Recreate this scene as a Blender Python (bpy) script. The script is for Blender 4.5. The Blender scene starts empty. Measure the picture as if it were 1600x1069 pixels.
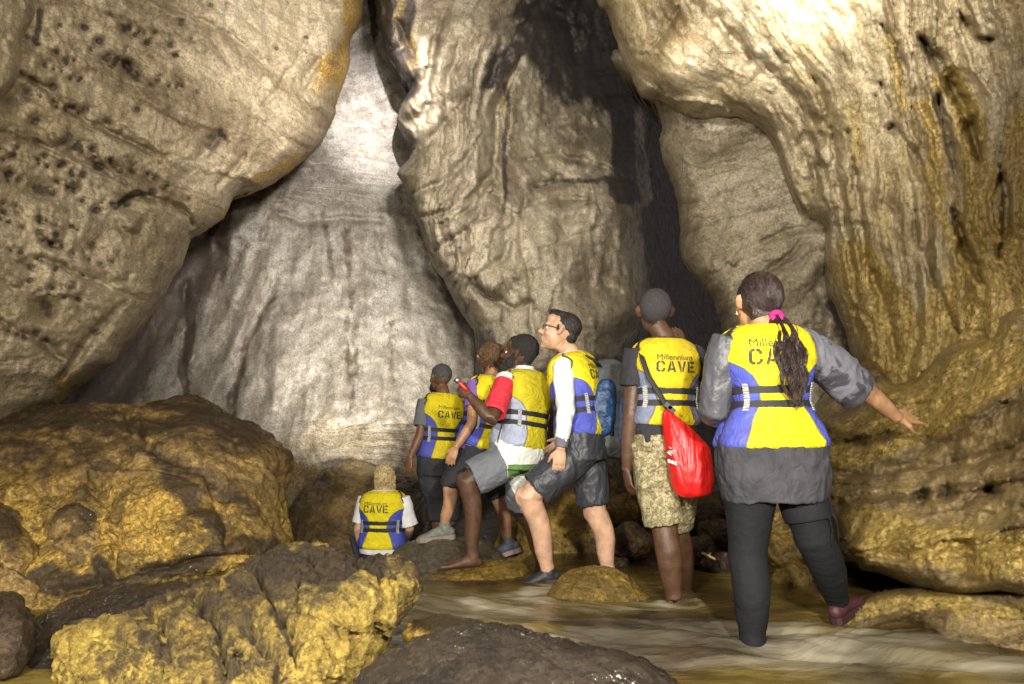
import bpy, bmesh, math, random
import numpy as np
from mathutils import Vector
random.seed(7); rng = np.random.default_rng(7)
S = bpy.context.scene; COL = S.collection
rad = math.radians
# ---------------------------------------------------------------- camera
FPX = 1067.0; CX, CY = 800.0, 534.5; CAMZ = 0.87; PITCH = math.atan((696-CY)/FPX)
cam_d = bpy.data.cameras.new('camera'); cam_d.sensor_width = 36; cam_d.lens = FPX/1600*36
cam_d.clip_start = .05; cam_d.clip_end = 200
cam_d.dof.use_dof = True; cam_d.dof.focus_distance = 4.4; cam_d.dof.aperture_fstop = 6.5
cam = bpy.data.objects.new('camera', cam_d); COL.objects.link(cam)
cam.location = (0, 0, CAMZ); cam.rotation_euler = (math.pi/2+PITCH, 0, 0); S.camera = cam
# ---------------------------------------------------------------- world: weak ambient fill added beside the lamps
W = bpy.data.worlds.new("World"); S.world = W; W.use_nodes = True
wb = W.node_tree.nodes['Background']; wb.inputs[0].default_value = (.66, .63, .66, 1); wb.inputs[1].default_value = .16
S.view_settings.view_transform = 'Standard'; S.view_settings.look = 'None'; S.view_settings.gamma = 1
S.view_settings.exposure = 1.2
def at(px, py, Y):
    x = (px-CX)/FPX; v = (CY-py)/FPX
    c, s = math.cos(PITCH), math.sin(PITCH)
    dy = c - v*s; dz = s + v*c
    k = Y/dy
    return np.array([x*k, Y, CAMZ + dz*k])
def lamp(kind, name, loc, energy, size=.06, color=(1,1,1), aim=None, cone=40, blend=.6):
    d = bpy.data.lights.new(name, kind); d.energy = energy; d.color = color
    if kind == 'AREA': d.shape = 'DISK'; d.size = size
    else: d.shadow_soft_size = size
    if kind == 'SPOT': d.spot_size = rad(cone); d.spot_blend = blend
    o = bpy.data.objects.new(name, d); COL.objects.link(o); o.location = loc
    if aim is not None: o.rotation_euler = (Vector(aim)-Vector(loc)).to_track_quat('-Z', 'Y').to_euler()
    return o
lamp('POINT', 'camera_flash', (.6, -.45, 1.6), 390, .10, (1, .95, .86))
lamp('POINT', 'fill_left', (-1.1, -.4, 1.75), 350, .12, (1, .94, .83))  # added fill lamp left of the camera, for boulders and overhang
lamp('SPOT', 'fill_high', (.1, 2.9, 3.6), 900, .2, (1, .97, .96), at(620, 280, 9.5), 84, 1)  # added fill spot above the frame, brightens the back wall
lamp('SPOT', 'torch_on_roof', (1.0, 2.2, 3.1), 210, .05, (1, .97, .93), at(1240, 0, 4.7), 90, 1)
lamp('SPOT', 'torch_spot_roof', (1.1, 2.3, 3.15), 1000, .03, (.97, .97, 1), at(1265, -40, 4.7), 36, 1)
lamp('SPOT', 'torch_spot_hang', (-.1, 3.1, 3.6), 420, .03, (.95, .95, 1), at(1075, 95, 5.3), 13, 1)
lamp('SPOT', 'torch_spot_column', (-.3, 3.0, 3.7), 3200, .03, (.96, .94, 1), at(602, 195, 9.6), 18, 1)
lamp('SPOT', 'added_wall_spot', tuple(at(590, 735, 6.2)), 480, .04, (1, .97, .92), at(550, 575, 9.0), 56, 1)  # added spot for the light pool on the wall; no headlamp is worn

# ---------------------------------------------------------------- numpy noise
_P = rng.permutation(256); _P = np.concatenate([_P, _P, _P])
_G = rng.normal(size=(256, 3)); _G /= np.linalg.norm(_G, axis=1)[:, None]
def perlin(p):
    i = np.floor(p).astype(np.int64); f = p-i; i &= 255
    u = f*f*f*(f*(f*6-15)+10); r = 0
    for dx in (0, 1):
        wx = u[:, 0] if dx else 1-u[:, 0]
        a = _P[i[:, 0]+dx]
        for dy in (0, 1):
            wy = u[:, 1] if dy else 1-u[:, 1]
            b = _P[a+i[:, 1]+dy]
            for dz in (0, 1):
                wz = u[:, 2] if dz else 1-u[:, 2]
                g = _G[_P[b+i[:, 2]+dz] % 256]
                d = g[:, 0]*(f[:, 0]-dx)+g[:, 1]*(f[:, 1]-dy)+g[:, 2]*(f[:, 2]-dz)
                r = r + wx*wy*wz*d
    return r*1.6
def fbm(p, octv=5, gain=.5, ridged=False):
    p = np.asarray(p, float); r = np.zeros(len(p)); a = 1.; t = 0
    for k in range(octv):
        n = perlin(p*(2.03**k)+17.3*k)
        if ridged: n = 1-2*np.abs(n)
        r += a*n; t += a; a *= gain
    return r/t
def billow(p, octv=4, gain=.5):
    r = np.zeros(len(p)); a = 1.; t = 0
    for k in range(octv):
        r += a*np.abs(perlin(p*(2.03**k)+9.1*k)); t += a; a *= gain
    return r/t
def sst(e0, e1, x):
    t = np.clip((x-e0)/(e1-e0), 0, 1); return t*t*(3-2*t)
# ---------------------------------------------------------------- material helpers
class NT:
    def __init__(s, name):
        s.m = bpy.data.materials.new(name); s.m.use_nodes = True; s.t = s.m.node_tree
        s.b = s.t.nodes['Principled BSDF']; s.out = s.t.nodes['Material Output']
    def n(s, typ, **kw):
        q = s.t.nodes.new(typ); ins = {}
        for k, v in kw.items():
            if k.startswith('i_'): ins[k[2:]] = v
            else: setattr(q, k, v)
        for k, v in ins.items():
            key = int(k) if k.isdigit() else k.replace('_', ' ')
            if hasattr(v, 'is_output'): s.t.links.new(v, q.inputs[key])
            else: q.inputs[key].default_value = v
        return q
    def L(s, a, b): s.t.links.new(a, b)
    def set(s, k, v):
        if hasattr(v, 'is_output'): s.L(v, s.b.inputs[k])
        else: s.b.inputs[k].default_value = v
    def co(s, scale=(1,1,1), rot=(0,0,0)):
        g = s.n('ShaderNodeNewGeometry')
        mp = s.n('ShaderNodeMapping'); s.L(g.outputs['Position'], mp.inputs[0])
        mp.inputs['Scale'].default_value = scale; mp.inputs['Rotation'].default_value = rot
        return mp.outputs[0]
    def noise(s, vec, scale, detail=5, rough=.55, dist=0, typ='FBM'):
        q = s.n('ShaderNodeTexNoise'); q.noise_type = typ
        q.inputs['Scale'].default_value = scale; q.inputs['Detail'].default_value = detail
        q.inputs['Roughness'].default_value = rough; q.inputs['Distortion'].default_value = dist
        s.L(vec, q.inputs['Vector']); return q.outputs[0]
    def ramp(s, f, stops, interp='LINEAR'):
        q = s.n('ShaderNodeValToRGB'); cr = q.color_ramp; cr.interpolation = interp
        while len(cr.elements) > 1: cr.elements.remove(cr.elements[0])
        cr.elements[0].position = stops[0][0]; cr.elements[0].color = c4(stops[0][1])
        for p, c in stops[1:]:
            e = cr.elements.new(p); e.color = c4(c)
        s.L(f, q.inputs[0]); return q.outputs[0]
    def mix(s, f, a, b, mode='MIX'):
        q = s.n('ShaderNodeMix'); q.data_type = 'RGBA'; q.blend_type = mode
        for k, v in ((0, f), (6, a), (7, b)):
            if hasattr(v, 'is_output'): s.L(v, q.inputs[k])
            else: q.inputs[k].default_value = c4(v) if k else v
        return q.outputs[2]
    def math(s, op, a, b=0.0, clamp=False):
        q = s.n('ShaderNodeMath'); q.operation = op; q.use_clamp = clamp
        for k, v in ((0, a), (1, b)):
            if hasattr(v, 'is_output'): s.L(v, q.inputs[k])
            else: q.inputs[k].default_value = v
        return q.outputs[0]
    def attr(s, name):
        q = s.n('ShaderNodeAttribute'); q.attribute_name = name; return q.outputs['Fac']
    def bump(s, h, strength, dist, prev=None):
        q = s.n('ShaderNodeBump'); q.inputs['Strength'].default_value = strength; q.inputs['Distance'].default_value = dist
        s.L(h, q.inputs['Height'])
        if prev is not None: s.L(prev, q.inputs['Normal'])
        return q.outputs[0]
def c4(c):
    if isinstance(c, (int, float)): return (c, c, c, 1)
    return tuple(c) if len(c) == 4 else (*c, 1)
def rock_mat(name, a, b, dirt, gold=(.30,.19,.045), dark=(.028,.018,.012), rough=.5, bump=1., strata=(1,1,4), speck=0, fine=1., blotch=0, lines=.42, flow=1., con=.75):
    t = NT(name); co = t.co(); ph = t.attr('ph')
    g_ = t.n('ShaderNodeNewGeometry'); sx = t.n('ShaderNodeSeparateXYZ'); t.L(g_.outputs['Position'], sx.inputs[0])
    def flowvec(k, al):
        cb = t.n('ShaderNodeCombineXYZ'); t.L(t.math('MULTIPLY', ph, k*flow), cb.inputs[0]); t.L(t.math('MULTIPLY', sx.outputs[2], al), cb.inputs[1]); t.L(t.math('MULTIPLY', sx.outputs[0], al), cb.inputs[2]); return cb.outputs[0]
    n1 = t.noise(co, 1.5, 8, .65, .5); n2 = t.noise(co, 7, 9, .7, .5); n4 = t.noise(co, 42, 8, .75)
    f1 = t.noise(flowvec(1.6, .55), 1.0, 9, .66, .35); f2 = t.noise(flowvec(6.5, 1.3), 1.0, 7, .68, .3); f3 = t.noise(flowvec(1.0, 2.2), 1.2, 10, .7, .4)
    col = t.mix(t.ramp(n1, [(.40, 0), (.58, 1)]), a, b)
    col = t.mix(t.math('MULTIPLY', t.ramp(f1, [(.47, 0), (.60, 1)]), con), col, dirt)
    col = t.mix(t.math('MULTIPLY', t.ramp(f3, [(.53, 0), (.62, 1)]), .45), col, tuple(min(1, x*1.35) for x in a))
    col = t.mix(t.math('MULTIPLY', t.ramp(n2, [(.54, 0), (.64, 1)]), .5), col, tuple(x*.6 for x in dirt))
    ln = t.ramp(f2, [(.475, 0), (.497, 1), (.503, 1), (.525, 0)])
    col = t.mix(t.math('MULTIPLY', t.math('MULTIPLY', ln, t.ramp(n2, [(.42, 0), (.6, 1)])), lines), col, tuple(x*.35 for x in dirt))
    g = t.attr('gold'); gw = t.ramp(t.math('ADD', g, t.math('MULTIPLY', t.math('SUBTRACT', f1, .5), 1.3)), [(.38, 0), (.66, 1)])
    gcol = t.mix(t.ramp(n4, [(.38, 0), (.62, 1)]), tuple(x*.5 for x in gold), tuple(min(1, x*1.35) for x in gold))
    col = t.mix(t.math('MULTIPLY', gw, .85), col, gcol)
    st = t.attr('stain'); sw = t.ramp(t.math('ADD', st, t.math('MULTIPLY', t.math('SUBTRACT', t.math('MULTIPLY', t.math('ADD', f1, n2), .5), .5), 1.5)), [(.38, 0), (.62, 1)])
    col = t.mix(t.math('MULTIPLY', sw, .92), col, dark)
    if blotch:
        nb = t.noise(co, 10, 10, .76, .6); nb2 = t.noise(co, 2.2, 4, .6, .6)
        bw = t.ramp(t.math('ADD', nb, t.math('MULTIPLY', t.math('SUBTRACT', nb2, .5), 1.0)), [(.49, 0), (.56, 1)])
        col = t.mix(t.math('MULTIPLY', bw, blotch), col, dark)
    col = t.mix(1, col, t.ramp(n4, [(.34, .50), (.5, .95), (.66, 1.35)]), 'MULTIPLY')
    col = t.mix(1, col, t.ramp(t.noise(co, 110, 5, .8), [(.36, .62), (.5, 1.0), (.64, 1.4)]), 'MULTIPLY')
    if speck:
        cl = t.noise(co, 3.0, 5, .65); sz = t.noise(co, 23, 2, .5)
        for sc_, rr_, lo_ in ((26, .40, .50), (70, .34, .44)):
            v = t.n('ShaderNodeTexVoronoi'); v.inputs['Scale'].default_value = sc_; v.inputs['Randomness'].default_value = 1; t.L(co, v.inputs['Vector'])
            r_ = t.math('MULTIPLY', t.ramp(cl, [(lo_, 0), (lo_+.16, 1)]), t.math('MULTIPLY', sz, rr_*speck))
            col = t.mix(t.math('LESS_THAN', v.outputs['Distance'], r_), col, (.62, .60, .50))
    t.set('Base Color', col)
    t.set('Roughness', t.ramp(n2, [(.35, rough*.55), (.65, min(1, rough*1.4))])); t.set('Specular IOR Level', .5)
    nn = t.bump(f1, .38*bump, .05)
    nn = t.bump(f2, .22*bump, .012, nn)
    nn = t.bump(n2, .32*bump, .025, nn)
    nn = t.bump(n4, .9*fine, .014, nn)
    t.set('Normal', nn)
    return t.m
def simple_mat(name, col, rough=.6, spec=.5, var=.15, scale=20, bump=0, metal=0, weave=0, sheen=0, coat=0, wr=0):
    t = NT(name); co = t.co(); n1 = t.noise(co, scale, 5, .6, .3)
    lo = tuple(x*(1-var) for x in col); hi = tuple(min(1, x*(1+var)) for x in col)
    t.set('Base Color', t.mix(t.ramp(n1, [(.3, 0), (.7, 1)]), lo, hi)); t.set('Roughness', rough); t.set('Metallic', metal); t.set('Specular IOR Level', spec)
    nn = None
    if wr: nn = t.bump(t.noise(co, 11, 3, .5, 1.2), wr, .02)
    if bump: nn = t.bump(t.noise(co, scale*2.5, 4, .6), bump, .006, nn)
    if weave:
        q = t.noise(co, 420, 2, .5); nn = t.bump(q, weave, .001, nn)
    if nn is not None: t.set('Normal', nn)
    if sheen: t.b.inputs['Sheen Weight'].default_value = sheen
    if coat: t.b.inputs['Coat Weight'].default_value = coat; t.b.inputs['Coat Roughness'].default_value = .2
    return t.m
# ---------------------------------------------------------------- mesh helpers
def tag(o, label=None, cat=None, group=None, kind=None):
    if label: o['label'] = label
    if cat: o['category'] = cat
    if group: o['group'] = group
    if kind: o['kind'] = kind
    return o
def mk(name, V, F, mat, parent=None, origin=None, attrs=None, smooth=True):
    V = np.asarray(V, float)
    if parent is not None and origin is None: origin = parent['_o']
    if origin is None: origin = np.array([0, 0, 0.])
    origin = np.array(list(origin), float)
    me = bpy.data.meshes.new(name); me.from_pydata((V-origin).tolist(), [], F if isinstance(F, list) else F.tolist())
    if attrs:
        for k, a in attrs.items():
            q = me.attributes.new(k, 'FLOAT', 'POINT'); q.data.foreach_set('value', np.asarray(a, np.float32))
    me.update()
    if smooth: me.polygons.foreach_set('use_smooth', [True]*len(me.polygons))
    o = bpy.data.objects.new(name, me); COL.objects.link(o)
    if mat: me.materials.append(mat)
    if parent is not None: o.parent = parent; ORI[o] = origin
    else: o.location = origin.tolist(); ORI[o] = origin
    return o
ORI = {}
class _O(dict): pass
def nrm(v): v = np.asarray(v, float); return v/(np.linalg.norm(v)+1e-12)
class Soup:
    def __init__(s): s.V = []; s.F = []; s.n = 0
    def rings(s, R, cap=True, closed=True):
        k = len(R[0]); b = s.n
        for r in R: s.V.append(np.asarray(r, float))
        s.n += k*len(R)
        for i in range(len(R)-1):
            for j in range(k if closed else k-1):
                j2 = (j+1) % k
                s.F.append((b+i*k+j, b+i*k+j2, b+(i+1)*k+j2, b+(i+1)*k+j))
        if cap:
            s.F.append(tuple(b+j for j in range(k))[::-1]); s.F.append(tuple(b+(len(R)-1)*k+j for j in range(k)))
    def tube(s, pts, radii, seg=14, ref=None, flat=None, recess=0, cap=True):
        pts = [np.asarray(p, float) for p in pts]; n = len(pts); R = []
        T = []
        for i in range(n):
            a = pts[max(0, i-1)]; b_ = pts[min(n-1, i+1)]; T.append(nrm(b_-a))
        u = ref if ref is not None else (np.array([0, 0, 1.]) if abs(T[0][2]) < .8 else np.array([0, 1., 0]))
        u = nrm(np.asarray(u, float)-T[0]*np.dot(u, T[0]))
        for i in range(n):
            u = nrm(u-T[i]*np.dot(u, T[i])); v = np.cross(T[i], u)
            r = radii[i]; ru, rv = (r if isinstance(r, (tuple, list)) else (r, r))
            a = np.linspace(0, 2*np.pi, seg, endpoint=False)
            R.append(pts[i]+np.outer(np.cos(a), u)*ru+np.outer(np.sin(a), v)*rv)
        if recess:
            c = pts[-1]; last = R[-1]; R.append(c+(last-c)*.88); R.append(c-T[-1]*recess+(last-c)*.80)
        s.rings(R, cap)
    def ell(s, c, r, M=None, nu=18, nv=12):
        M = np.eye(3) if M is None else M
        R = []
        for i in range(nv+1):
            ph = np.pi*(i+.02)/(nv+.04); a = np.linspace(0, 2*np.pi, nu, endpoint=False)
            q = np.stack([np.sin(ph)*np.cos(a)*r[0], np.sin(ph)*np.sin(a)*r[1], np.full(nu, -np.cos(ph)*r[2])], 1)
            R.append(np.asarray(c)+q@M.T)
        s.rings(R)
    def box(s, c, ax, h):
        c = np.asarray(c, float); v = []
        for dz in (-1, 1):
            for dx, dy in ((-1, -1), (1, -1), (1, 1), (-1, 1)):
                v.append(c+ax[0]*h[0]*dx+ax[1]*h[1]*dy+ax[2]*h[2]*dz)
        s.rings([np.array(v[:4]), np.array(v[4:])])
    def build(s, name, mat, parent=None, origin=None, voxel=None, it=3, disp=None, attrs=None, smooth=True):
        V = np.concatenate(s.V); F = s.F
        if voxel: V, F = remesh(V, F, voxel, it)
        if disp is not None:
            N = vnormals(V, F); V = V+N*disp(V, N)[:, None]
        if callable(attrs): attrs = attrs(V)
        if parent is not None: origin = ORI[parent]
        return mk(name, V, F, mat, parent, origin, attrs, smooth)
def vnormals(V, F):
    F = np.asarray(F) if not isinstance(F, list) or len(set(map(len, F))) == 1 else None
    F = np.asarray(F)
    n = np.cross(V[F[:, 2]]-V[F[:, 0]], V[F[:, -1]]-V[F[:, 1]]) if F.shape[1] == 4 else np.cross(V[F[:, 1]]-V[F[:, 0]], V[F[:, 2]]-V[F[:, 0]])
    N = np.zeros_like(V)
    for k in range(F.shape[1]): np.add.at(N, F[:, k], n)
    return N/(np.linalg.norm(N, axis=1)[:, None]+1e-12)
def remesh(V, F, voxel, it):
    me = bpy.data.meshes.new('tmp'); me.from_pydata(V.tolist(), [], [tuple(f) for f in F]); me.update()
    o = bpy.data.objects.new('tmp', me); COL.objects.link(o)
    m = o.modifiers.new('r', 'REMESH'); m.mode = 'VOXEL'; m.voxel_size = voxel; m.adaptivity = 0
    if it: q = o.modifiers.new('s', 'SMOOTH'); q.factor = .5; q.iterations = it
    dg = bpy.context.evaluated_depsgraph_get(); ev = o.evaluated_get(dg); r = bpy.data.meshes.new_from_object(ev)
    n = len(r.vertices); co = np.empty(n*3); r.vertices.foreach_get('co', co)
    nl = len(r.loops); li = np.empty(nl, int); r.loops.foreach_get('vertex_index', li)
    F2 = li.reshape(-1, 4)
    bpy.data.objects.remove(o); bpy.data.meshes.remove(me); bpy.data.meshes.remove(r)
    return co.reshape(-1, 3), F2
# ---------------------------------------------------------------- rock reliefs (solid cave walls)
def catmull(P, n=6, closed=True):
    P = np.asarray(P, float); N = len(P); out = []
    for i in range(N if closed else N-1):
        p0 = P[(i-1) % N] if closed or i > 0 else P[i]; p1 = P[i]; p2 = P[(i+1) % N]; p3 = P[(i+2) % N] if closed or i+2 < N else P[min(i+1, N-1)]
        for t in np.linspace(0, 1, n, endpoint=False):
            out.append(.5*((2*p1)+(-p0+p2)*t+(2*p0-5*p1+4*p2-p3)*t*t+(-p0+3*p1-3*p2+p3)*t**3))
    if not closed: out.append(P[-1])
    return np.array(out)
def segdist(Q, P, closed=False):
    P = np.asarray(P, float); n = len(P); best = np.full(len(Q), 1e9); near = np.zeros((len(Q), 2)); tt = np.zeros(len(Q))
    m = n if closed else n-1
    for i in range(m):
        a = P[i]; b = P[(i+1) % n]; d = b-a; L = (d@d)+1e-9
        t = np.clip(((Q-a)@d)/L, 0, 1); pr = a+t[:, None]*d; dd = np.hypot(*(Q-pr).T)
        k = dd < best; best[k] = dd[k]; near[k] = pr[k]; tt[k] = (i+t[k])/m
    return best, near, tt
def inside(Q, P):
    x, y = Q.T; r = np.zeros(len(Q), bool); n = len(P)
    for i in range(n):
        (x1, y1), (x2, y2) = P[i], P[(i+1) % n]
        c = ((y1 > y) != (y2 > y))
        if y1 != y2: r ^= c & (x < (x2-x1)*(y-y1)/(y2-y1)+x1)
    return r
def tps(C):
    C = np.asarray(C, float); X = C[:, :2]/500; n = len(C)
    def K(a, b):
        r2 = ((a[:, None]-b[None])**2).sum(-1); return r2*np.log(r2+1e-9)*.5
    A = np.zeros((n+3, n+3)); A[:n, :n] = K(X, X)+np.eye(n)*.002; A[:n, n] = 1; A[:n, n+1:] = X; A[n:, :n] = A[:n, n:].T
    w = np.linalg.solve(A, np.concatenate([C[:, 2], [0, 0, 0]]))
    def f(Q):
        q = Q/500; r = np.zeros(len(q))
        for s in range(0, len(q), 40000): r[s:s+40000] = K(q[s:s+40000], X)@w[:n]
        return r+w[n]+q@w[n+1:]
    return f
def at_many(Q, Y):
    x = (Q[:, 0]-CX)/FPX; v = (CY-Q[:, 1])/FPX; c, s = math.cos(PITCH), math.sin(PITCH)
    k = Y/(c-v*s); return np.stack([x*k, Y, CAMZ+(s+v*c)*k], 1)
def warp(Q, amp, f, seed=0):
    P = np.column_stack([Q*f, np.full(len(Q), seed*3.7)])
    return Q+amp*np.column_stack([fbm(P, 4), fbm(P+50, 4)])
def lines_field(Q, lines):
    pts = []
    for P, v in lines:
        c = catmull(P, 2, False)
        for p in c: pts.append((p[0], p[1], v))
    return tps(pts)(Q)
def relief(name, outline, ctrl, mat, step=3.2, curl=(60, 1.0), thick=2.0, rough_edge=5, amp=.12, nf=1.0, pot=None, pamp=.1, pfreq=1.0,
           grooves=(), bumps=(), stain=(), gold=(), gold_edge=None, fine=.02, gk=1., seed=0, strat=None, extra=None, phf=None, ledge=1.):
    O = catmull(outline, 6)
    nO = np.column_stack([O*.018, np.full(len(O), seed)]); O = O+rough_edge*np.column_stack([fbm(nO, 4), fbm(nO+31, 4)])*2
    x0, y0 = O.min(0)-step; x1, y1 = O.max(0)+step
    nx = int((x1-x0)/step)+2; ny = int((y1-y0)/step)+2
    U, V = np.meshgrid(x0+np.arange(nx)*step, y0+np.arange(ny)*step); Q = np.column_stack([U.ravel(), V.ravel()])
    ins = inside(Q, O); d, near, _ = segdist(Q, O, True); sd = np.where(ins, d, -d)
    keep = sd > -step*.8
    Q2 = np.where((sd < 0)[:, None] & keep[:, None], near, Q); sd2 = np.maximum(sd, 0)
    idx = np.arange(nx*ny).reshape(ny, nx)
    f = np.column_stack([idx[:-1, :-1].ravel(), idx[:-1, 1:].ravel(), idx[1:, 1:].ravel(), idx[1:, :-1].ravel()])
    f = f[keep[f].all(1)]
    used = np.zeros(nx*ny, bool); used[f.ravel()] = True; mp = -np.ones(nx*ny, int); mp[used] = np.arange(used.sum())
    Q2 = Q2[used]; sd2 = sd2[used]; f = mp[f]
    Y = tps(ctrl)(Q2)
    P = at_many(Q2, Y)
    w, cd = curl
    e = np.clip(sd2/w, 0, 1); c = cd*(1-np.sqrt(np.clip(1-(1-e)**2, 0, 1)))
    D = np.zeros(len(Q2)); PN = P*nf+seed*7.7
    D += amp*(1.2*fbm(PN*.55, 3)+.7*fbm(PN*1.6, 5, .55)) - amp*.5*fbm(PN*2.5, 5, .5, True)
    if pot is not None: ph = lines_field(warp(warp(Q2, 26, .007, seed), 7, .035, seed+2), pot)*pfreq
    elif phf is not None: ph = phf(Q2, P)
    else: ph = P[:, 2]*3+.8*fbm(PN*.6, 3)
    if pot is not None:
        m = .15+.85*sst(-.25, .35, fbm(PN*.9+4, 4))
        q = np.column_stack([ph*.9, P[:, 2]*.4, P[:, 0]*.2+seed]); D -= pamp*.8*m*(fbm(q, 4, .6, True)-.2)
        for fr_, am in ((1.35, .6), (3.7, .15)):
            p_ = ph*fr_+.9*fbm(PN*1.3+fr_, 4); f_ = p_-np.floor(p_); saw = np.where(f_ < .88, f_/.88, (1-f_)/.12)
            mk_ = sst(-.15, .25, fbm(np.column_stack([np.floor(p_)*3.7, P[:, 2]*.9, P[:, 0]*.9]), 3)); D -= pamp*am*ledge*mk_*(saw**1.6-.3)
    if strat is not None: D += strat(Q2, P)
    WQ = warp(Q2, 9, .02, seed+3)
    WG = Q2+3.2*np.column_stack([fbm(np.column_stack([Q2*.035, Q2[:, 0]*0]), 4), fbm(np.column_stack([Q2*.035+40, Q2[:, 0]*0]), 4)])*2; GN = np.clip(1+.9*fbm(np.column_stack([Q2*.03+9, Q2[:, 0]*0]), 3), .5, 1.5)
    for g in grooves:
        pl, gw, gd = g[:3]
        dd, _, tt = segdist(WG, catmull(pl, 4, False)); ww = gw*(.35+.65*np.sin(np.pi*np.clip(tt, .02, .98)))*(.75 if gd > 0 else 1)*GN
        s_ = dd/ww
        D += gd*gk*(.35*np.exp(-(s_/2.2)**2)+.65*np.exp(-s_**2))*np.clip(GN, .5, 1.2) if gd > 0 else gd*np.exp(-s_**2)
    for (bx, by, br, bd) in bumps:
        rr = np.hypot(WQ[:, 0]-bx, (WQ[:, 1]-by)*1.15)/br
        k = rr < 3; D[k] += bd*np.exp(-rr[k]**2*1.2)
        if bd < 0: D[k] += -.55*bd*np.exp(-((rr[k]-1.15)/.35)**2)*(WQ[k, 1] > by-br*.2)
    D += fine*fbm(PN*9, 4, .6)*1.8 + fine*.5*np.abs(fbm(PN*5+7, 4, .6))*2 + fine*fbm(PN*28, 3, .6)*.9
    ein = np.clip(sd2/8, 0, 1); D *= .25+.75*ein
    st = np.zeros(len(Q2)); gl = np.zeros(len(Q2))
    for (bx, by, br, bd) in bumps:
        if bd > 0: st = np.maximum(st, (1. if br < 13 else .7)*np.exp(-(np.hypot(WQ[:, 0]-bx, (WQ[:, 1]-by)*1.1)/(br*.72))**2))  # pits darkened in colour: mineral dark and hole shade together
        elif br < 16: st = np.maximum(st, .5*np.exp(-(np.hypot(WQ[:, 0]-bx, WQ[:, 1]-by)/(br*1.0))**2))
    for (pl, sw, sa) in stain:
        dd, _, tt = segdist(warp(Q2, 18, .012, seed+6), catmull(pl, 4, False)); st = np.maximum(st, sa*(1-sst(sw*.15, sw*1.55, dd)))
    for (pl, sw, sa) in gold:
        dd, _, tt = segdist(warp(Q2, 22, .01, seed+8), catmull(pl, 4, False)); gl = np.maximum(gl, sa*(1-sst(sw*.4, sw*1.4, dd)))
    if gold_edge: gl = np.maximum(gl, gold_edge[1]*(1-sst(0, gold_edge[0], sd2+10*fbm(PN*1.1, 3))))
    Yf = Y+c+D
    if extra is not None: Yf, st, gl = extra(Q2, P, Yf, st, gl)
    V0 = at_many(Q2, Yf)
    # skirt going back from the rim
    ed = {}
    for k in range(4):
        a = f[:, k]; b = f[:, (k+1) % 4]
        for i, j in zip(a.tolist(), b.tolist()):
            key = (i, j) if i < j else (j, i)
            if key in ed: ed[key] = None
            else: ed[key] = (i, j)
    be = [v for v in ed.values() if v]
    bv = sorted({i for e_ in be for i in e_}); loc = {v: i for i, v in enumerate(bv)}
    cen = O.mean(0); bq = Q2[bv]; base = len(V0); Vs = [V0]; sts = [st]; gls = [gl]; F = f.tolist(); prev = {v: v for v in bv}
    for r in range(1, 6):
        t = r/5; dirn = (cen-bq); dirn /= np.linalg.norm(dirn, axis=1)[:, None]+1e-9
        q = bq+dirn*(t*t*70); yy = Yf[bv]+thick*t; nv = at_many(q, yy); nv += .06*np.column_stack([fbm(nv*2+k*9, 3) for k in range(3)])
        Vs.append(nv); sts.append(st[bv]); gls.append(gl[bv]); cur = {v: base+loc[v] for v in bv}; base += len(bv)
        for i, j in be: F.append([j if r == 1 else prev[j], i if r == 1 else prev[i], cur[i], cur[j]])
        prev = cur
    V_ = np.concatenate(Vs)
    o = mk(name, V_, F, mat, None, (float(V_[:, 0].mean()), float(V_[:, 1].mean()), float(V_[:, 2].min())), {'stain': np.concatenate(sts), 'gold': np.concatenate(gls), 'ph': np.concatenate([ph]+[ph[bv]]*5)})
    return tag(o, kind='structure')
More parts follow.
